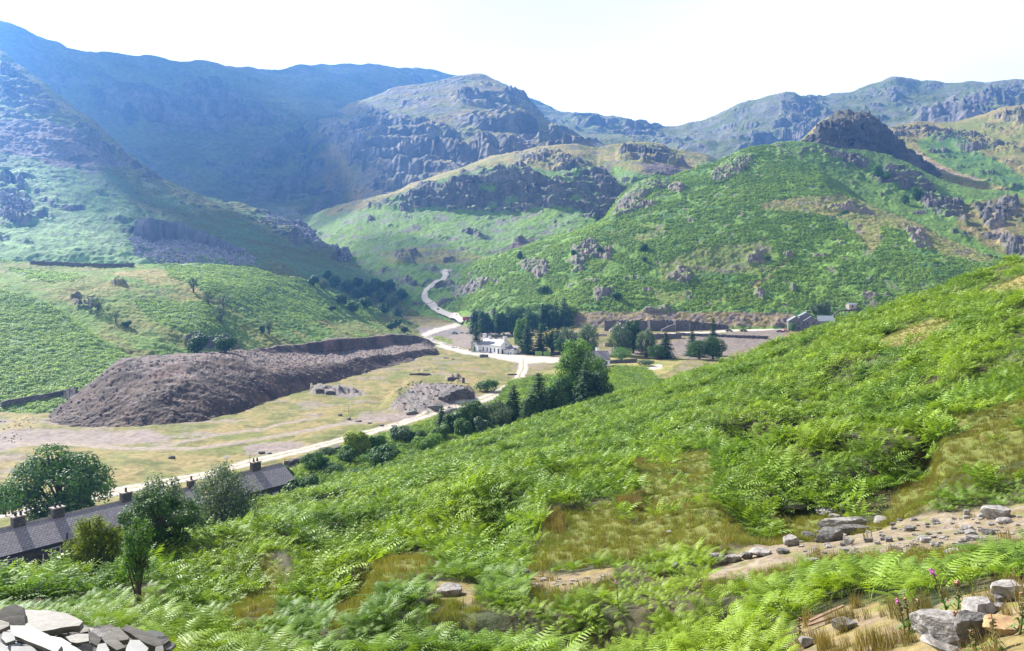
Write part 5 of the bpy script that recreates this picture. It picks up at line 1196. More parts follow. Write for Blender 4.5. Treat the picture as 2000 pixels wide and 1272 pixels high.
for x_ in (2.3, 6.2): window(r, x_, 4.2, 1.3, 1.5, 0, -1, M_grey, (0, 0)); window(r, x_, .8, 1.3, 1.5, 0, -1, M_grey, (0, 0))
for x_ in (11.2, 15.2): window(r, x_, 4.0, 1.3, 1.5, 1.0, -1, M_grey, (0, 0))
# curved timber launder bridge beyond the mill
c3 = at(1620, 622, 515); r = empty('timber_launder', (c3.x, c3.y, c3.z - 3), 0, 'dark curved timber water channel on legs right of the mill', 'trestle')
def arc(t): return Vector((20.0 * t, 2 * t, 6.8 * min(1, (t * 3.2)) ** .5 + 1.5 * t))
m = MB()
for k in range(20):
    a, b = arc(k / 20), arc((k + 1) / 20); w_ = Vector((0, 1.1, 0)); u_ = Vector((0, 0, .8))
    m.face([a - w_, b - w_, b - w_ + u_, a - w_ + u_]); m.face([a + w_, a + w_ + u_, b + w_ + u_, b + w_]); m.face([a - w_ + u_, b - w_ + u_, b + w_ + u_, a + w_ + u_]); m.face([a - w_, a + w_, b + w_, b - w_])
m.build('channel', M_dwood, r)
for k in (2, 4, 6, 8, 10, 13, 16, 19):
    a = arc(k / 20); MB().box((a.x - .15, a.y - .9, -4), (a.x + .15, a.y - .6, a.z + .05)).build('leg', M_dwood, r)
c3 = at(1655, 597, 530); r = empty('stone_hut', (c3.x, c3.y, c3.z - 1.5), .2, 'small pale stone hut at the top of the timber water channel', 'hut')
gable_house(r, 5.5, 4, 2.2, 3.1, M_cap, M_tin, base=-3); door(r, 2.5, 0, 1, 1.8, -2, M_pot)

# retaining walls and ruins on the terrace
M_rubble = nmat('rubble_stone', (0.055, 0.05, 0.05), (0.17, 0.15, 0.145), 1.4, 0.95, 0.12, stretch=(1, 1, 1.8))
def stone_wall(pts, h, thick, label, cat='wall', name='stone_wall', mat=None, group=None, rough=.12, taper=.85, base=1.2):
    """rough wall following ground points; uneven top and faces"""
    rng = random.Random(len(pts) * 7 + (0 if callable(h) else int(h * 10))); V = []; Q = []; o0 = pts[0]
    P_ = []
    for a, b in zip(pts[:-1], pts[1:]):
        n = max(2, int((b - a).length / .8)); P_ += [a.lerp(b, i / n) for i in range(n)]
    P_.append(pts[-1])
    for i, p in enumerate(P_):
        d = (P_[min(i + 1, len(P_) - 1)] - P_[max(i - 1, 0)]); d.z = 0; d.normalize(); s = Vector((-d.y, d.x, 0)); hh = h * rng.uniform(.9, 1.06) if not callable(h) else h(i / (len(P_) - 1)) * rng.uniform(.92, 1.05)
        for k, (sd, z_) in enumerate(((-1, -base), (-1, hh * .35), (-1, hh * .7), (-1, hh), (1, hh), (1, hh * .5), (1, -base))):
            w_ = thick * (.5 if z_ <= 0 else .5 * (1 - (1 - taper) * z_ / hh)) + rng.uniform(-rough, rough) * (z_ > 0)
            V.append(tuple(p - o0 + s * sd * w_ + Vector((0, 0, z_))))
    for i in range(len(P_) - 1):
        for k in range(6): a = i * 7 + k; Q.append((a, a + 7, a + 8, a + 1))
    Q.append((0, 1, 2, 3)); Q.append((3, 4, 5, 6)); e = (len(P_) - 1) * 7; Q.append((e + 3, e + 2, e + 1, e)); Q.append((e + 6, e + 5, e + 4, e + 3)); Q.append((0, 3, 6, 6)[:3]); Q.append((e, e + 6, e + 3))
    me = poly_mesh(name, V, Q, mat or M_rubble); o = new_obj(name, me, None, o0); tag(o, label, cat, group); return o
def W(px, Y, dz=0): x = (px - 1000) / F * Y; return Vector((x, Y, ground(x, Y) + dz))
def Wp(px, py): return hit(px, py)
stone_wall([W(1180, 505), W(1346, 508)], 6.6, 2.4, 'tall dark buttressed retaining wall along the terrace', mat=M_rubble, base=3)
r_ = [(1207, 505), (1230, 505), (1268, 506), (1318, 507)]
for k, (x, y) in enumerate(r_):
    p = W(x, y - 2.2); o = MB().prism([(-.5, -3), (1.6, -3), (1.6, 6.2), (.9, 6.2)], -.8, .8, 'x').build('wall_buttress', M_cap, None, p); tag(o, ['pale buttress at the left end of the tall retaining wall', 'second pale buttress of the tall retaining wall from the left', 'third pale buttress of the tall retaining wall from the left', 'pale buttress near the right end of the tall retaining wall'][k], 'buttress', 'buttresses of the retaining wall')
stone_wall([W(1190, 499), W(1212, 500)], lambda t: 1 + 4.5 * t, 2.5, 'sloping stone ramp at the left of the retaining wall', mat=M_cap, name='stone_ramp')
stone_wall([W(1292, 498), W(1318, 499)], lambda t: 1.5 + 3.5 * t, 3, 'low dark ruin with a sloping end in front of the retaining wall', mat=M_rubble, name='stone_ruin', cat='ruin')
stone_wall([W(1345, 512), W(1420, 514)], lambda t: 6 - 3 * t, 5, 'long mound of broken dark stone right of the retaining wall', mat=M_rubble, name='stone_bank', cat='bank', rough=.9)
stone_wall([W(1140, 475), W(1185, 477)], 1.6, 1.0, 'low pale wall left of the terrace buildings', mat=M_cap)
stone_wall([W(1240, 468), W(1330, 470)], 2.6, 2.0, 'dark lower wall behind the lawn trees', mat=M_rubble, base=3)
stone_wall([W(1180, 440), W(1226, 442)], 2.0, 1.6, 'stepped stone wall behind the slate roofed cottage', mat=M_cap, base=2)
stone_wall([W(1191, 366), W(1244, 372)], 1.7, .7, 'dark garden wall right of the slate roofed cottage')
stone_wall([W(1320, 480), W(1440, 470), W(1500, 468)], 1.6, 1.6, 'broken dark stone edge along the terrace slope', mat=M_rubble, name='stone_bank', cat='bank', rough=.6)
stone_wall([W(940, 530), W(1000, 515), W(1045, 508)], 2.0, 1.0, 'low wall in front of the dark plantation', mat=M_rubble)
p0 = W(1196, 490); r = empty('stone_hut', p0, .05, 'small square stone hut in front of the retaining wall', 'hut'); gable_house(r, 8.5, 5, 2.8, 3.6, M_rubble, M_tin); door(r, 3, 0, 1.6, 2, -2.5, M_pot); window(r, 6, 1, 1, 1, -2.5, -1, M_cap, (0, 0))
# dry stone wall across the left, and the rough bank wall under the road
def wall_hits(pp): return [q for q in (Wp(x, y) for x, y in pp) if q is not None]
stone_wall(wall_hits([(2, 797), (30, 790), (60, 785), (95, 779), (125, 773), (150, 768)]), 1.7, .8, 'dark dry stone wall between the left bracken and the stream')
stone_wall(wall_hits([(560, 912), (580, 905), (610, 897), (640, 888), (665, 880)]), 1.1, 1.2, 'dark rubble wall on the downhill edge of the road', rough=.35)
stone_wall([q for q in wall_hits([(60, 516), (110, 517), (160, 520), (220, 521), (262, 520)])], 1.6, 1.0, 'thin dark field wall across the top of the left field')

# ruins and masonry on the tan grass
def ruin(px, py, w, h, label, d=None):
    p = hit(px, py); s = p.y / F; o = stone_wall([p + Vector((-w * s / 2, 0, 0)), p + Vector((w * s / 2, w * s * .15, 0))], lambda t: h * s * (1.0 - .35 * abs(t - .4)), d or 1.5, label, 'ruin', 'stone_ruin'); return o
ruin(625, 768, 16, 9, 'square stone ruin at the edge of the dark spoil heap'); ruin(646, 771, 18, 8, 'tumbled stone ruin right of the square stone ruin')
ruin(945, 698, 16, 6, 'small stone hut by the track in front of the white house', 3); ruin(905, 748, 5, 12, 'thin upright stone fragment on the tan grass', .8)
ruin(820, 733, 40, 4, 'low dark line of masonry above the rock cutting'); ruin(1000, 733, 18, 3, 'dark slot of masonry left of the road bend')
ruin(885, 744, 22, 8, 'dark broken wall end on the tan grass', 1.0)

# vehicles far off
M_tyre = nmat('tyre_rubber', (0.02, 0.02, 0.02), (0.035, 0.035, 0.035), 10, .8)
def car(px, py, col, rz, label, big=1.0, van=False, name='parked_car', cat='car', Y=None):
    p = W(px, Y) if Y else hit(px, py); m = nmat('car_paint', tuple(c * .9 for c in col), col, 2, .3, spec=.6)
    r = empty(name, p, rz, label, cat, 'vehicles parked in the valley'); L_, H_ = (4.3, 1.45) if not van else (5.2, 2.1); L_ *= big; H_ *= big; w = .88 * big
    prof = [(-L_/2, .35), (-L_/2, .8*big), (-L_*.42, .92*big), (-L_*.3, H_), (L_*.12, H_), (L_*.27, .92*big), (L_*.46, .8*big), (L_/2, .6), (L_/2, .35)] if not van else [(-L_/2, .35), (-L_/2, H_*.96), (-L_*.45, H_), (L_*.28, H_), (L_*.4, 1.1), (L_/2, .95), (L_/2, .35)]
    MB().prism(prof, -w, w, 'y').build('body', m, r)
    g = MB()
    if not van: g.prism([(-L_*.39, .95*big), (-L_*.29, H_-.12), (L_*.11, H_-.12), (L_*.22, .95*big)], -w-.01, w+.01, 'y')
    else: g.prism([(L_*.05, 1.2), (L_*.05, H_-.2), (L_*.27, H_-.2), (L_*.36, 1.2)], -w-.01, w+.01, 'y')
    g.build('window', M_glass, r)
    for sx in (-.31, .31):
        for sy in (-1, 1): MB().cyl((sx * L_, sy * w - .1, .33), .33, .33, .2, 12, 'y').build('wheel', M_tyre, r)
    return r
car(888, 652, (.12, .30, .34), .25, 'teal car parked on the gravel left of the white house'); car(902, 651, (.55, .53, .5), .1, 'pale low trailer beside the teal car', .7, name='parked_trailer', cat='trailer')
car(912, 626, (.45, .08, .12), .15, 'red and white van at the bend of the track', 1.3, True)
car(1088, None, (.6, .6, .6), 0, 'white van left of the orange digger', 1.1, True, Y=500); car(1118, None, (.5, .52, .55), .1, 'silver car right of the orange digger', Y=498)
car(1424, None, (.05, .05, .07), .1, 'dark car on the pale track left of the bushes, nearer the walls', Y=497); car(1452, None, (.05, .06, .1), .1, 'dark car in the middle of the pale terrace track', Y=497)
car(1523, None, (.06, .05, .07), .1, 'black car parked beside the mill', Y=492); car(1534, None, (.45, .12, .13), .2, 'reddish car closest to the mill corner', Y=494)
p = W(1076, 500); r = empty('digger', p, .4, 'orange digger standing behind the white house trees', 'digger'); M_or = nmat('orange_paint', (.75, .28, .04), (.85, .35, .06), 3, .4)
MB().prism([(-1.8, 1.0), (-1.8, 2.2), (-.3, 2.4), (0, 3.3), (1.2, 3.3), (1.4, 1.0)], -1.2, 1.2, 'y').build('cab', M_or, r); MB().box((-2, -1.5, 0), (2, -.9, .9)).box((-2, .9, 0), (2, 1.5, .9)).build('track', M_tyre, r)
MB().prism([(1.2, 1.8), (1.5, 1.5), (3.6, 4.4), (3.2, 4.8)], -.25, .25, 'y').prism([(3.3, 4.8), (3.7, 4.5), (5.0, 2.0), (4.6, 1.9)], -.2, .2, 'y').build('boom', M_or, r); MB().prism([(4.3, 2.2), (5.2, 2.1), (5.1, 1.3), (4.4, 1.4)], -.5, .5, 'y').build('bucket', M_tyre, r)
# green bins / hedged gateway of the yard
M_grn = nmat('green_panel', (.16, .30, .05), (.24, .38, .08), 1.5, .6)
for k, x in enumerate((1052, 1068)):
    p = W(x, 408); r = empty('water_tank', p, .05, ['left green tank by the yard wall under the trees', 'right green tank by the yard wall under the trees'][k], 'tank', 'green tanks of the yard')
    MB().prism([(-1.6, 0), (1.6, 0), (1.75, .4), (1.75, 1.7), (1.3, 2.2), (-1.3, 2.2), (-1.75, 1.7), (-1.75, .4)], -.9, .9, 'y').build('body', M_grn, r); MB().cyl((0, 0, 2.2), .4, .35, .15, 12).build('lid', M_pot, r)
stone_wall([W(1045, 412), W(1095, 414)], 1.3, .7, 'low wall behind the green tanks')
# signposts by the road
def post(px, py, hpx, label, sign=True, Y=None):
    p = hit(px, py); s = p.y / F; h = hpx * s; r = empty('signpost', p, .2, label, 'sign'); MB().cyl((0, 0, -.3), .07, .06, h + .3, 8).build('pole', M_wood, r)
    if sign: MB().box((-.55, -.1, h - .5), (.45, -.06, h - .05)).build('board', M_paint, r)
    return r
post(488, 902, 20, 'tall thin post with a small white board beside the road'); post(443, 908, 18, 'white topped post at the road edge left of the tall post'); post(681, 806, 14, 'small signpost on the tan grass beside the gravel patch')

# the track climbing to the head of the valley: a gravel ribbon laid on the slopes
M_trk = nmat('track_gravel', tuple(float(c) * .8 for c in TRK), tuple(float(c) * 1.0 for c in TRK), .8, .95, .05)
ctr = []
tp_ = [(900,633),(905,629),(896,625),(885,620),(875,616),(862,612),(852,606),(845,600),(836,592),(829,584),(829,576),(833,567),(841,560),(850,553),(862,548),(869,543),(872,537),(866,531),(876,527)]
for (x1, y1), (x2, y2) in zip(tp_[:-1], tp_[1:]):
    for k in range(3):
        q = hit(x1 + (x2 - x1) * k / 3, y1 + (y2 - y1) * k / 3); 
        if q is not None: ctr.append(q)
for _ in range(3): ctr = [ctr[0]] + [(ctr[i - 1] + ctr[i] * 2 + ctr[i + 1]) / 4 for i in range(1, len(ctr) - 1)] + [ctr[-1]]
V = []; Q = []
for i, p in enumerate(ctr):
    d = ctr[min(i + 1, len(ctr) - 1)] - ctr[max(i - 1, 0)]; d.z = 0; d.normalize(); s_ = Vector((-d.y, d.x, 0))
    for t in (-2.7, -1, 1, 2.7):
        q = p + s_ * t; z = max(ground(q.x, q.y), ground(p.x, p.y) - .5); V.append((q.x, q.y, max(z, p.z - 1) + (.75 if abs(t) < 2 else .45)))
for i in range(len(ctr) - 1):
    for k in range(3): a = i * 4 + k; Q.append((a, a + 1, a + 5, a + 4))
o = new_obj('track', poly_mesh('track', V, Q, M_trk)); tag(o, kind='structure')
# ------------------------------------------------------------------ rocks, slates, plants close by
M_rock = nmat('pale_rock', (0.16, 0.148, 0.135), (0.40, 0.37, 0.34), 6, 0.9, 0.06, detail=12)
M_rock2 = nmat('grey_rock', (0.07, 0.068, 0.066), (0.23, 0.215, 0.20), 7, 0.9, 0.06, detail=12)
M_sl = nmat('split_slate', (0.12, 0.11, 0.09), (0.20, 0.185, 0.155), 5.0, 0.6, 0.008, stretch=(1, 3, 1), spec=.4)
M_sl2 = nmat('split_slate_blue', (0.14, 0.15, 0.145), (0.215, 0.225, 0.215), 4.0, 0.55, 0.006, spec=.4)
import bmesh
def rock_mesh(rng, sx, sy, sz, cuts=9, sub=3, mat=None, flat=0):
    bm = bmesh.new(); bmesh.ops.create_icosphere(bm, subdivisions=sub, radius=1.0)
    for k in range(cuts):       # planar breaks
        n = Vector((rng.gauss(0, 1), rng.gauss(0, 1), rng.gauss(0, .8))).normalized(); d = rng.uniform(.52, .85)
        if k == 0: n = Vector((rng.uniform(-.2, .2), rng.uniform(-.2, .2), 1)).normalized(); d = .55
        for v in bm.verts:
            e = v.co.dot(n) - d
            if e > 0: v.co -= n * e * .96
    co = np.array([v.co[:] for v in bm.verts]); off = rng.uniform(0, 50); nz = fbm(co + off, .55, 5, .65, 3) * .13 + ridged(co + off, .35, 5, .65, 5, (1, 1, .5)) * .045
    for v, a in zip(bm.verts, nz): v.co *= (1 + a); v.co.x *= sx; v.co.y *= sy; v.co.z *= sz
    me = bpy.data.meshes.new('rock'); bm.to_mesh(me); bm.free(); me.materials.append(mat or M_rock)
    return me
_rk = [0]
def boulder(px, py, wpx, hpx, label, mat=None, name='boulder', group=None, depth=1.0, rot=None, sink=.22, only=('hillside',), cat='boulder', sub=3):
    """px, py: middle of the foot; wpx, hpx: visible size in the photograph"""
    p = hit(px, py, only)
    if p is None: print('NO HIT', label); return
    s = p.y / F; _rk[0] += 1; rng = random.Random(_rk[0] * 13 + 5); w, h = wpx * s / 2, hpx * s * 1.0
    me = rock_mesh(rng, w * 1.08, w * .8 * depth, h * .62, mat=mat or M_rock, sub=5 if wpx > 60 else sub, cuts=9 if wpx < 60 else 14); me.name = name
    o = new_obj(name, me, None, (p.x, p.y + w * .4 * depth, p.z + h * (.5 - sink) + .0)); o.rotation_euler = (rng.uniform(-.12, .12), rng.uniform(-.12, .12), rng.uniform(-.5, .5) if rot is None else rot)
    return tag(o, label, cat, group)
B = boulder
B(1012, 1134, 62, 26, 'dark blotched boulder with a pale top among bracken at the left end of the path', M_rock2); B(962, 1142, 30, 30, 'upright split stone just left of the dark blotched boulder')
B(878, 1164, 52, 26, 'grey boulder with a shaded front at the lower left of the dark blotched boulder'); B(824, 1178, 16, 12, 'small cream stone left of the shaded grey boulder'); B(1320, 1120, 26, 26, 'pointed grey standing stone beside the brown gap in the bracken', M_rock2)
B(1402, 1104, 38, 32, 'blocky lichen-spotted boulder at the lower edge of the path'); B(1436, 1098, 34, 18, 'flat tilted slab right of the lichen-spotted boulder'); B(1462, 1092, 26, 16, 'grey slab third along from the lichen-spotted boulder', M_rock2); B(1490, 1086, 44, 16, 'long low grey slab at the bracken edge of the path')
B(1548, 1066, 34, 26, 'white angular block leaning at the left of the path'); B(1530, 1082, 26, 14, 'small dark stone under the white angular block', M_rock2); B(1588, 1106, 32, 20, 'bright white pointed stone alone on the lower path'); B(1582, 1054, 30, 20, 'rounded grey stone right of the white angular block', M_rock2)
B(1623, 1058, 48, 34, 'big brown-shadowed boulder in the middle of the stone line', M_rock2); B(1660, 1064, 24, 16, 'small dark-bottomed stone right of the big shadowed boulder'); B(1562, 996, 64, 22, 'long pale boulder under the dark bracken bank'); B(1598, 998, 12, 18, 'small upright pale stone beside the long pale boulder')
B(1620, 1006, 40, 18, 'grey humped boulder of the upper stone cluster'); B(1648, 1000, 22, 24, 'dark-sided boulder at the right of the upper stone cluster', M_rock2); B(1634, 1014, 26, 12, 'low pale stone in front of the upper stone cluster'); B(1628, 972, 26, 22, 'rounded boulder on the mossy rise above the cluster')
B(1658, 1034, 104, 30, 'very long flat slab bridging the line of stones', M_rock, depth=.5, rot=.05); B(1668, 1042, 80, 22, 'dark layered rock beneath the very long flat slab', M_rock2, depth=.5, rot=.1); B(1726, 1022, 36, 14, 'low pale boulder right of the very long slab')
B(1954, 1012, 54, 30, 'large pale grey boulder at the top right of the path'); B(1920, 1012, 18, 16, 'small round stone left of the large pale boulder'); B(1889, 1006, 14, 14, 'pale blue-grey pointed stone on the upper path edge'); B(1780, 1038, 26, 14, 'square stone with dark face on the tan grass', M_rock2)
B(1893, 1036, 24, 14, 'top stone of the column of three white stones'); B(1898, 1046, 26, 13, 'middle stone of the column of three white stones'); B(1902, 1056, 24, 14, 'bottom stone of the column of three white stones'); B(1932, 1045, 26, 16, 'flat grey stone right of the white column', M_rock2)
B(1812, 1060, 24, 14, 'white stone in the middle of the rubble'); B(1750, 1076, 28, 14, 'cream stone at the bracken edge below the rubble'); B(1866, 1084, 36, 12, 'flat white slab at the lower right edge of the rubble'); B(1966, 1022, 30, 12, 'flat pinkish stone below the large pale boulder')
B(1830, 1068, 22, 10, 'small low stone on the right part of the rubble'); B(1698, 1060, 20, 12, 'brown-grey stone on tan grass right of the dark-bottomed stone', M_rock2); B(1738, 1058, 20, 10, 'small leaning stone in the tan grass', M_rock2); B(1890, 1072, 50, 12, 'long dark-edged slab across the rubble', M_rock2, depth=.6)
rg = random.Random(11)
for k in range(190):
    x = rg.uniform(1560, 2000); y = rg.uniform(1016, 1086) - (x > 1850) * 6 + (x < 1650) * 20
    w = rg.uniform(5, 15); B(x, y, w, w * rg.uniform(.35, .6), 'small loose stone strewn over the rubble path', [M_rock, M_rock2][k % 3 == 0], 'loose_stone', 'small stones strewn over the rubble path', cat='stone', sub=2)
for k in range(26):
    x = rg.uniform(1050, 1190); B(x, rg.uniform(1125, 1148), rg.uniform(5, 12), rg.uniform(3, 6), 'small stone on the brown strip of path left of centre', M_rock, 'loose_stone', 'small stones on the brown strip of path', cat='stone', sub=2)
B(801, 1052, 14, 24, 'tall pale stone poking from dark bracken at the top of the grassy gap'); B(745, 1090, 18, 8, 'white stone under the small turf overhang'); B(834, 1084, 14, 10, 'round white stone right of the grassy gap'); B(1308, 1044, 18, 9, 'pinkish rock in the large grassy clearing'); B(1338, 932, 18, 8, 'grey stone on the upper grassy clearing', M_rock2)
B(1838, 850, 16, 12, 'grey stone at the bracken edge in the right clearing', M_rock2); B(505, 1136, 30, 14, 'cream rock on the small brown bank, left', M_rock); B(582, 1228, 30, 10, 'flat cream stone hidden in bracken near the bottom'); B(822, 1182, 12, 10, 'cream stone below the shaded grey boulder'); B(1008, 1096, 22, 6, 'flat white slab at the tip of the big clearing')
# bottom right rocks
B(1876, 1262, 150, 74, 'large grey boulder with a brown undercut front at the bottom right', M_rock, depth=.8, rot=-.2); B(1915, 1246, 90, 66, 'dark cracked rock leaning on the large undercut boulder', M_rock2, depth=.7, rot=.3); B(1925, 1206, 84, 40, 'pale slab behind the large undercut boulder', M_rock, rot=.2); B(1985, 1172, 74, 42, 'grey boulder cut by the right frame edge', M_rock)
B(1962, 1176, 46, 24, 'dark rough rock under the boulder at the right edge', M_rock2); B(1956, 1190, 26, 14, 'small white stone below the dark rough rock'); B(1862, 1276, 90, 24, 'broad pale slab at the very bottom by the undercut boulder', M_rock, depth=1.2); B(1655, 1232, 50, 26, 'mottled grey rock among tan grass beside the planks', M_rock2)
B(1578, 1264, 34, 24, 'cream rock at the bottom edge of the tan grass'); B(1970, 1236, 90, 24, 'rusty yellow outcrop right of the cracked rock', nmat('rusty_rock', (.28, .16, .09), (.42, .30, .14), 4, .9, .03)); B(1634, 1226, 8, 12, 'tiny white stone left of the mottled rock')
# boulders out in the valley
V_ = ('valley_floor', 'spoil_heap')
for x, y, w, h, lb in [(334, 896, 14, 8, 'dark rock at the gravel edge'), (510, 886, 14, 7, 'dark boulder beside the road'), (525, 887, 10, 4, 'low dark stone right of the roadside boulder'), (664, 813, 10, 7, 'first rock of the line by the gravel patch'), (680, 820, 12, 6, 'second rock of the line by the gravel patch'),
   (700, 824, 14, 4, 'third rock of the line by the gravel patch'), (722, 828, 10, 4, 'dark rock near the small bushes by the road'), (745, 832, 10, 4, 'dark rock at the road edge, middle'), (770, 834, 12, 5, 'dark rock at the road edge, right'), (870, 700, 12, 4, 'white rock left of the small stone hut'), (885, 702, 8, 3, 'small white rock left of the stone hut')]:
    B(x, y, w, h, lb, M_rock2 if 'white' not in lb else M_rock, only=V_, cat='boulder')
for k, (x, y) in enumerate([(884, 680), (890, 680), (896, 681), (880, 679)]): B(x, y, 6, 4, 'one of the white stones lining the track bend', M_paint, 'edge_stone', 'white stones along the track bend', only=V_, cat='stone', sub=2)
# rock cutting with a shaded hollow
stone_wall([hit(864, 783), hit(880, 779), hit(900, 776), hit(918, 772)], lambda t: .6 + 2.0 * math.sin(3.14 * min(1, t * .9 + .05)) ** .7, 4, 'dark shaded rock face above the road bend', 'outcrop', 'rock_outcrop', M_rubble, rough=.8, taper=.6); B(848, 800, 30, 12, 'broken rocky bank left of the overhanging face', M_rock2, 'rock_outcrop', only=V_, cat='outcrop'); B(805, 808, 26, 9, 'lowest rocky bank by the gravel patch', M_rock2, 'rock_outcrop', only=V_, cat='outcrop')
B(890, 812, 40, 22, 'dark rock behind the small dense conifer', M_rock2, 'rock_outcrop', only=V_, cat='outcrop')

# quarry: cut face and tip of blocks on the left slope
def cliff(pts, h, label, mat):
    q = [hit(x, y, ('quarry_slope',)) for x, y in pts]; q = [p for p in q if p is not None]
    return stone_wall(q, h, 10, label, 'quarry face', 'quarry_face', mat, rough=1.1, taper=.6, base=8)
M_qf = nmat('quarry_rock', (0.10, 0.10, 0.115), (0.18, 0.17, 0.19), .12, .9, .5, stretch=(1, 1, .25))
cliff([(268, 462), (290, 463), (320, 464), (350, 466), (385, 470), (400, 476), (420, 482), (445, 487), (470, 494)], lambda t: np.interp(t, [0, .05, .12, .3, .5, .56, .62, .75, .9, 1], [4, 13, 16, 14.5, 13, 8, 9, 8.5, 6, 2]), 'dark cut face of the old quarry on the left slope, stepping down to the right', M_qf)
def tip(lname, poly, n, s0, s1, label, mats, seed):
    Ly = LAYERS[lname]; rs = np.random.RandomState(seed); m = anypoly(Ly['u'], Ly['v'], [poly]).astype(float)
    p, nn, _ = sample(lname, lambda y: 1.0 + 0 * y, m * visible_rows(lname) * .2, seed)
    if len(p) > n: p = p[rs.choice(len(p), n, False)]
    rr = random.Random(seed); vs = []
    for k in range(5): me = rock_mesh(rr, 1, .75, .6, sub=1, mat=mats[k % len(mats)]); vs.append(bpy.data.objects.new('quarry_block', me))
    print(label, len(p)); return scatter('quarry_rubble', p, rs.rand(len(p), 3) * 6.28, s0 + (s1 - s0) * rs.rand(len(p)) ** 2, vs, label)
M_qb = nmat('slate_waste', (.15, .145, .17), (.30, .28, .31), .5, .8, .1)
tip('quarry_slope', [(250, 468), (300, 458), (350, 462), (390, 475), (430, 485), (470, 492), (500, 512), (490, 524), (300, 520), (262, 500)], 3600, .8, 3.0, 'heap of broken slate blocks below the quarry face', [M_qb], 3)
tip('quarry_slope', [(500, 410), (545, 425), (600, 445), (650, 480), (690, 515), (670, 515), (600, 470), (520, 435)], 1500, .8, 3.4, 'stream of dark boulders down the shaded spur', [M_qb], 4)
tip('quarry_slope', [(0, 390), (60, 400), (60, 425), (0, 425)], 500, .8, 3.0, 'dark boulder field at the left edge', [M_qb], 5)
tip('valley_floor', [(0, 822), (60, 815), (75, 830), (40, 862), (0, 872)], 1500, .12, .5, 'pale stones of the stream bed', [M_rock, M_rock2], 6)
tip('spoil_heap', [(60, 846), (150, 775), (240, 712), (450, 690), (600, 690), (900, 670), (940, 690), (800, 720), (700, 742), (600, 775), (480, 812), (400, 836), (300, 846)], 9000, .15, .75, 'loose stones over the dark spoil heap', [nmat('spoil_stone', (.12, .09, .09), (.26, .20, .19), 1, .9)], 7)
tip('valley_floor', [(780, 760), (860, 752), (920, 770), (900, 800), (820, 812), (770, 805)], 260, .2, .8, 'broken stones round the rock cutting', [M_rock2], 8)

# the pile of split slates at the bottom left: each slab has its own outline, plane and thickness
def slab(poly, Y, nrm, thick, label, mat=M_sl, name='slate_slab', group='split slates of the heap at the bottom left'):
    cx = sum(p[0] for p in poly) / len(poly); cy_ = sum(p[1] for p in poly) / len(poly); c = at(cx, cy_, Y); n = Vector(nrm).normalized(); rng = random.Random(int(cx * 7 + cy_))
    pts = []
    m = len(poly)
    for i in range(m):      # broken edges: extra jittered points
        a, b = poly[i], poly[(i + 1) % m]; L_ = math.hypot(b[0] - a[0], b[1] - a[1]); k = max(1, int(L_ / 14))
        for j in range(k):
            t = j / k; jx = rng.uniform(-1.1, 1.1) if j else 0; jy = rng.uniform(-.8, .8) if j else 0
            x, y = a[0] + (b[0] - a[0]) * t + jx, a[1] + (b[1] - a[1]) * t + jy
            d = Vector(((x - 1000) / F, 1, (HZ - y) / F)); q = d * (c.dot(n) / d.dot(n)); pts.append(q - c)
    bm = bmesh.new(); top = [bm.verts.new(p) for p in pts]; f = bm.faces.new(top)
    mid = [bm.verts.new(p * 1.012 - n * thick * rng.uniform(.3, .6)) for p in pts]; bot = [bm.verts.new(p * rng.uniform(.94, 1.0) - n * thick) for p in pts]
    k = len(pts)
    for i in range(k):
        j = (i + 1) % k; bm.faces.new((top[i], top[j], mid[j], mid[i])[::-1]); bm.faces.new((mid[i], mid[j], bot[j], bot[i])[::-1])
    bm.faces.new(bot[::-1]); bmesh.ops.recalc_face_normals(bm, faces=bm.faces); me = bpy.data.meshes.new(name); bm.to_mesh(me); bm.free(); me.materials.append(mat)
    o = new_obj(name, me, None, c); return tag(o, label, 'slate', group)
U = (0, -.2, 1)
slab([(0, 1192), (8, 1186), (30, 1180), (44, 1186), (48, 1200), (49, 1222), (40, 1228), (26, 1222), (10, 1212), (-8, 1206)], 9.9, (0, -.95, 1), .07, 'upright rounded tan slate at the top left of the heap')
slab([(48, 1191), (90, 1192), (130, 1198), (152, 1208), (162, 1214), (155, 1222), (120, 1226), (66, 1236), (50, 1226)], 9.9, (0.02, -.25, 1), .09, 'largest pale slate slab overhanging the heap', M_sl)
slab([(-20, 1206), (18, 1216), (18, 1222), (-2, 1232), (-30, 1232)], 9.6, (0, -.5, 1), .06, 'tan slate at the left frame edge')
slab([(20, 1222), (60, 1222), (95, 1240), (120, 1262), (110, 1275), (80, 1262), (40, 1246), (22, 1240)], 9.1, (-.3, -.3, 1), .07, 'long diagonal slate below the largest slab')
slab([(6, 1234), (26, 1236), (30, 1250), (12, 1256), (2, 1246)], 9.2, (.1, -.3, 1), .05, 'small ragged greenish slate at the left', M_sl2)
slab([(-10, 1246), (12, 1262), (24, 1280), (-20, 1285)], 8.9, (.1, -.3, 1), .06, 'blue-grey slate in the bottom left corner', M_sl2)
slab([(85, 1240), (120, 1246), (140, 1258), (120, 1262), (92, 1256)], 9.3, (-.1, -.3, 1), .05, 'narrow pale slate under the overhang shadow', M_sl2)
slab([(128, 1244), (150, 1238), (172, 1238), (174, 1252), (150, 1256), (138, 1254)], 9.4, (0, -.3, 1), .06, 'square cream slate in the middle of the heap')
slab([(172, 1232), (184, 1236), (198, 1248), (190, 1262), (176, 1254)], 9.4, (.2, -.6, 1), .05, 'tilted tan slate right of the square cream one')
slab([(112, 1262), (135, 1258), (160, 1272), (180, 1285), (120, 1285)], 9.0, (-.2, -.3, 1), .06, 'slate at the bottom edge with a dark underside')
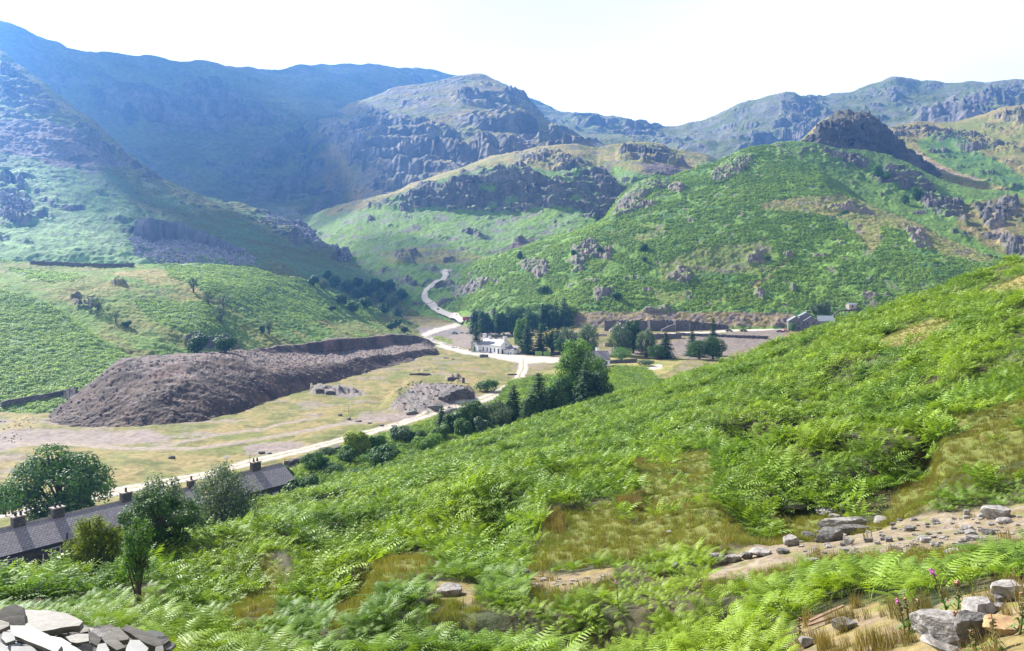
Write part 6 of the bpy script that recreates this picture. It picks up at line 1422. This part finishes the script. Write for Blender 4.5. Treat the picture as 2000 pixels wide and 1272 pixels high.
slab([(198, 1246), (214, 1230), (226, 1236), (232, 1252), (246, 1264), (228, 1270), (206, 1256)], 9.4, (.1, -.5, 1), .06, 'jagged tan slate left of the paired blocks')
slab([(218, 1228), (232, 1224), (252, 1244), (250, 1249), (230, 1252), (222, 1244)], 9.5, (.1, -.5, 1), .09, 'thick cream block near the right of the heap')
slab([(236, 1228), (248, 1220), (270, 1228), (300, 1240), (318, 1258), (308, 1264), (280, 1254), (256, 1238)], 9.6, (.25, -.45, 1), .08, 'long brown-edged slate at the right end of the heap')
slab([(254, 1250), (272, 1250), (290, 1266), (280, 1285), (244, 1285), (246, 1266)], 9.2, (0, -.3, 1), .05, 'bright white slate below the long right slab', M_sl2)
slab([(304, 1264), (318, 1260), (322, 1285), (300, 1285)], 9.3, (.1, -.4, 1), .06, 'small slate at the bottom right corner of the heap')
slab([(160, 1256), (176, 1258), (186, 1285), (150, 1285)], 9.1, (.5, -.6, 1), .06, 'dark steep slate in a gap of the heap', M_rock2)
slab([(192, 1258), (206, 1256), (214, 1270), (200, 1285), (186, 1276)], 9.1, (-.1, -.5, 1), .05, 'small pale split slate low in the middle', M_sl2)
slab([(22, 1262), (60, 1262), (82, 1276), (60, 1290), (20, 1290)], 8.9, (.1, -.3, 1), .05, 'greenish slate at the very bottom left of centre', M_sl2)
rg = random.Random(21)
for k in range(84):     # slates deeper in the heap
    x = rg.uniform(-30, 315); y = rg.uniform(1222, 1292) + max(0, (x - 200) * .2); Y = 9.7 + rg.uniform(0, .5) + max(0, (1250 - y) * .02); w = rg.uniform(16, 40); a0 = rg.uniform(0, 6.28)
    pl = [(x + w * math.cos(a0 + t) * rg.uniform(.7, 1.1), y + w * .42 * math.sin(a0 + t) * rg.uniform(.7, 1.1)) for t in (0, 1.1, 2.1, 3.2, 4.3, 5.3)]
    slab(pl, Y, (rg.uniform(-.35, .35), rg.uniform(-.7, -.1), 1), .05, 'broken slate wedged deep in the heap', [M_sl, M_sl2, M_rock2][k % 3])

# weathered planks
p = hit(1615, 1215, ('hillside',)); r = new_obj('weathered_plank', MB().box((-.42, -.03, 0), (.42, .03, .03)).build('weathered_plank', M_wood).data, None, p + Vector((0, 0, .16))); r.rotation_euler = (0, -.22, .35); tag(r, 'weathered plank on tan grass, the upper of the two', 'plank')
r2 = new_obj('weathered_plank', r.data, None, p + Vector((-.06, -.14, .1))); r2.rotation_euler = (0, -.16, .28); tag(r2, 'weathered plank on tan grass, the lower of the two', 'plank')
for o in [o for o in COL.objects if o.name.startswith('weathered_plank') and 'label' not in o]: bpy.data.objects.remove(o)
# foxgloves
M_stem = nmat('flower_stem', (.06, .08, .03), (.14, .13, .05), 20, .8); M_pod = nmat('seed_pod', (.12, .12, .04), (.22, .18, .07), 20, .8); M_pink = nmat('foxglove_flower', (.55, .16, .40), (.70, .28, .52), 20, .6); M_drytop = nmat('withered_flower', (.35, .18, .12), (.5, .3, .2), 20, .8)
def foxglove(px, py, tx, ty, label, flowers=5, dry=False, Yt=None):
    """foot at (px, py), tip seen at (tx, ty)"""
    p = hit(px, py, ('hillside',)); Y = p.y; tip_ = at(tx, ty, Y + .1); L_ = tip_ - p; rng = random.Random(int(tx * 3 + ty)); h = L_.length
    r = empty('foxglove', p, 0, label, 'foxglove'); V = []; Q = []; N_ = 7; side = Vector((rng.uniform(-.03, .03), 0, 0))
    ax = [L_ * (i / N_) + Vector((math.sin(3 * i / N_) * .04 * h, 0, 0)) * .6 for i in range(N_ + 1)]; tube(V, Q, [a for a in ax], [.011 * (1.2 - i / N_) + .003 for i in range(N_ + 1)], 6)
    new_obj('stem', poly_mesh('stem', V, np.array(Q), M_stem, smooth=True), r)
    def pt(t): k = min(N_ - 1e-4, t * N_); i = int(k); return ax[i].lerp(ax[i + 1], k - i)
    V = []; Q = []
    for k in range(40):
        t = .38 + .5 * k / 40; c = pt(t); a = rng.uniform(0, 6.28); d = Vector((math.cos(a), math.sin(a), .35)); tube(V, Q, [c, c + d * .015, c + d * .035, c + d * .045], [.002, .008, .007, .002], 6)
    new_obj('seed_pods', poly_mesh('seed_pods', V, np.array(Q), M_pod, smooth=True), r)
    V = []; Q = []
    for k in range(flowers * 2):
        t = .86 + .12 * k / (flowers * 2); c = pt(t); a = rng.uniform(0, 6.28); d = Vector((math.cos(a), math.sin(a), -.55)).normalized(); tube(V, Q, [c, c + d * .015, c + d * .035, c + d * .045], [.004, .009, .012, .015], 7)
    new_obj('flowers', poly_mesh('flowers', V, np.array(Q), M_drytop if dry else M_pink, smooth=True), r)
    V = []; Q = []
    for k in range(9):
        a = k * 2.4; d = Vector((math.cos(a), math.sin(a), 0)); c = pt(.02 + .035 * k); l = .2 - .012 * k; w = Vector((-d.y, d.x, 0)) * l * .2; o = len(V)
        V += [tuple(c), tuple(c + d * l * .5 + w + Vector((0, 0, .06))), tuple(c + d * l + Vector((0, 0, -.02))), tuple(c + d * l * .5 - w + Vector((0, 0, .06)))]; Q.append((o, o + 1, o + 2, o + 3))
    new_obj('leaves', poly_mesh('leaves', V, np.array(Q), LM['mid']), r); return r
foxglove(1852, 1206, 1818, 1108, 'tall leaning foxglove with a pink tip above the bright bracken', 6); foxglove(1872, 1190, 1868, 1130, 'straight foxglove with a withered tip right of the leaning one', 5, True)
foxglove(1768, 1240, 1752, 1166, 'foxglove with pink flowers at the edge of the tan grass', 4); foxglove(1776, 1236, 1766, 1160, 'podded foxglove stem next to the tan grass', 1, True); foxglove(1797, 1222, 1788, 1164, 'podded foxglove stem standing inside the bracken', 1, True)
foxglove(1208, 1190, 1201, 1130, 'lone foxglove with a pink tip in front of dark bracken', 5); foxglove(1874, 1264, 1866, 1190, 'pale flowered foxglove growing in front of the undercut boulder', 8, True); foxglove(1560, 1262, 1560, 1200, 'yellowed foxglove stem at the left of the tan grass', 1, True)
foxglove(1944, 1275, 1936, 1200, 'dark podded foxglove on the rusty outcrop', 1, True); foxglove(1992, 1240, 1998, 1150, 'tall dark foxglove at the right frame edge', 1, True); foxglove(1905, 1285, 1895, 1225, 'short podded foxglove below the cracked rock', 1, True)
# rushes and dry grass by the bottom right corner
TD = [tuft('dry_rush', 180 + k, 60, .45, .16, .006, M_dry, .35) for k in range(3)]
j5, k5 = jit(hc, 2.5, 12, 72); mk = blur(hc, anypoly(j5, k5, PATH[3:4]), 1) * vis
put('rushes', 'hillside', lambda y: 3.0 + 0 * y, mk, 44, (5, 40), TD, .4, .9, sink=0, label='tawny rushes and grass in the bottom right corner')
RS = [[(1200, 1000), (1250, 960), (1240, 1010)], [(1060, 1040), (1100, 1030), (1100, 1060)], [(1225, 890), (1260, 880), (1240, 940)]]
mk = blur(hc, anypoly(j5, k5, RS), 2) * vis
put('rushes', 'hillside', lambda y: 6.0 + 0 * y, mk, 45, (5, 120), TD, .9, 1.6, sink=0, label='tall rushes at the edge of the large clearing')
# ------------------------------------------------------------------ valley haze
def box_mesh(name, a, b):
    me = bpy.data.meshes.new(name)
    v = [(x, y, z) for z in (a[2], b[2]) for y in (a[1], b[1]) for x in (a[0], b[0])]
    me.from_pydata(v, [], [(0,2,3,1),(4,5,7,6),(0,1,5,4),(2,6,7,3),(0,4,6,2),(1,3,7,5)]); return me
hz = new_obj('haze', box_mesh('haze', (-2600, -60, -190), (2600, 3400, 640)))
mh = bpy.data.materials.new('haze'); mh.use_nodes = True; t = mh.node_tree; t.nodes.clear()
pv = t.nodes.new('ShaderNodeVolumePrincipled'); ov = t.nodes.new('ShaderNodeOutputMaterial')
pv.inputs['Color'].default_value = (0.13, 0.39, 1.0, 1); pv.inputs['Density'].default_value = 0.00021; pv.inputs['Anisotropy'].default_value = 0.6
t.links.new(pv.outputs[0], ov.inputs['Volume']); hz.data.materials.append(mh); tag(hz, kind='stuff')

# ------------------------------------------------------------------ unseen cloud added above the frame, its puffs placed to shade the valley head
cl_px = [(60,105),(160,130),(260,130),(360,150),(460,160),(560,160),(660,155),(740,150),(120,190),(220,200),(320,210),(420,220),(520,220),(610,200),(200,250),(300,260),(400,280),(500,290),(580,290),(650,300),(280,310),(370,340),(460,350),(560,360),(650,370),(690,350),
  (430,385),(540,410),(640,420),(330,385),(400,420),(480,450),(560,480),(640,510),(340,450),(420,490),(500,510),(690,540),(300,430),(740,520),(600,540)]
import bmesh
bmc = bmesh.new(); zc_ = 1500.0; rgc = random.Random(4)
for x, y in cl_px:
    p = hit(x, y)
    if p is None: continue
    t = (zc_ - p.z) / sd.z; c = p + sd * t; rr = rgc.uniform(85, 120) * (1.0 if p.y > 1100 else .62)
    bmesh.ops.create_icosphere(bmc, subdivisions=3, radius=rr, matrix=Matrix.Translation(c + Vector((rgc.uniform(-15, 15), rgc.uniform(-15, 15), rgc.uniform(-10, 10)))) @ Matrix.Diagonal((1.1, 1.1, .6, 1)))
mc = bpy.data.meshes.new('shade_cloud'); bmc.to_mesh(mc); bmc.free()
m_ = bpy.data.materials.new('shade_cloud_vapour'); m_.use_nodes = True; t = m_.node_tree; t.nodes.clear(); vs = t.nodes.new('ShaderNodeVolumePrincipled'); vo = t.nodes.new('ShaderNodeOutputMaterial')
vs.inputs['Color'].default_value = (1, 1, 1, 1); vs.inputs['Density'].default_value = 0.014; t.links.new(vs.outputs[0], vo.inputs['Volume']); mc.materials.append(m_)
tag(new_obj('shade_cloud', mc), kind='stuff')
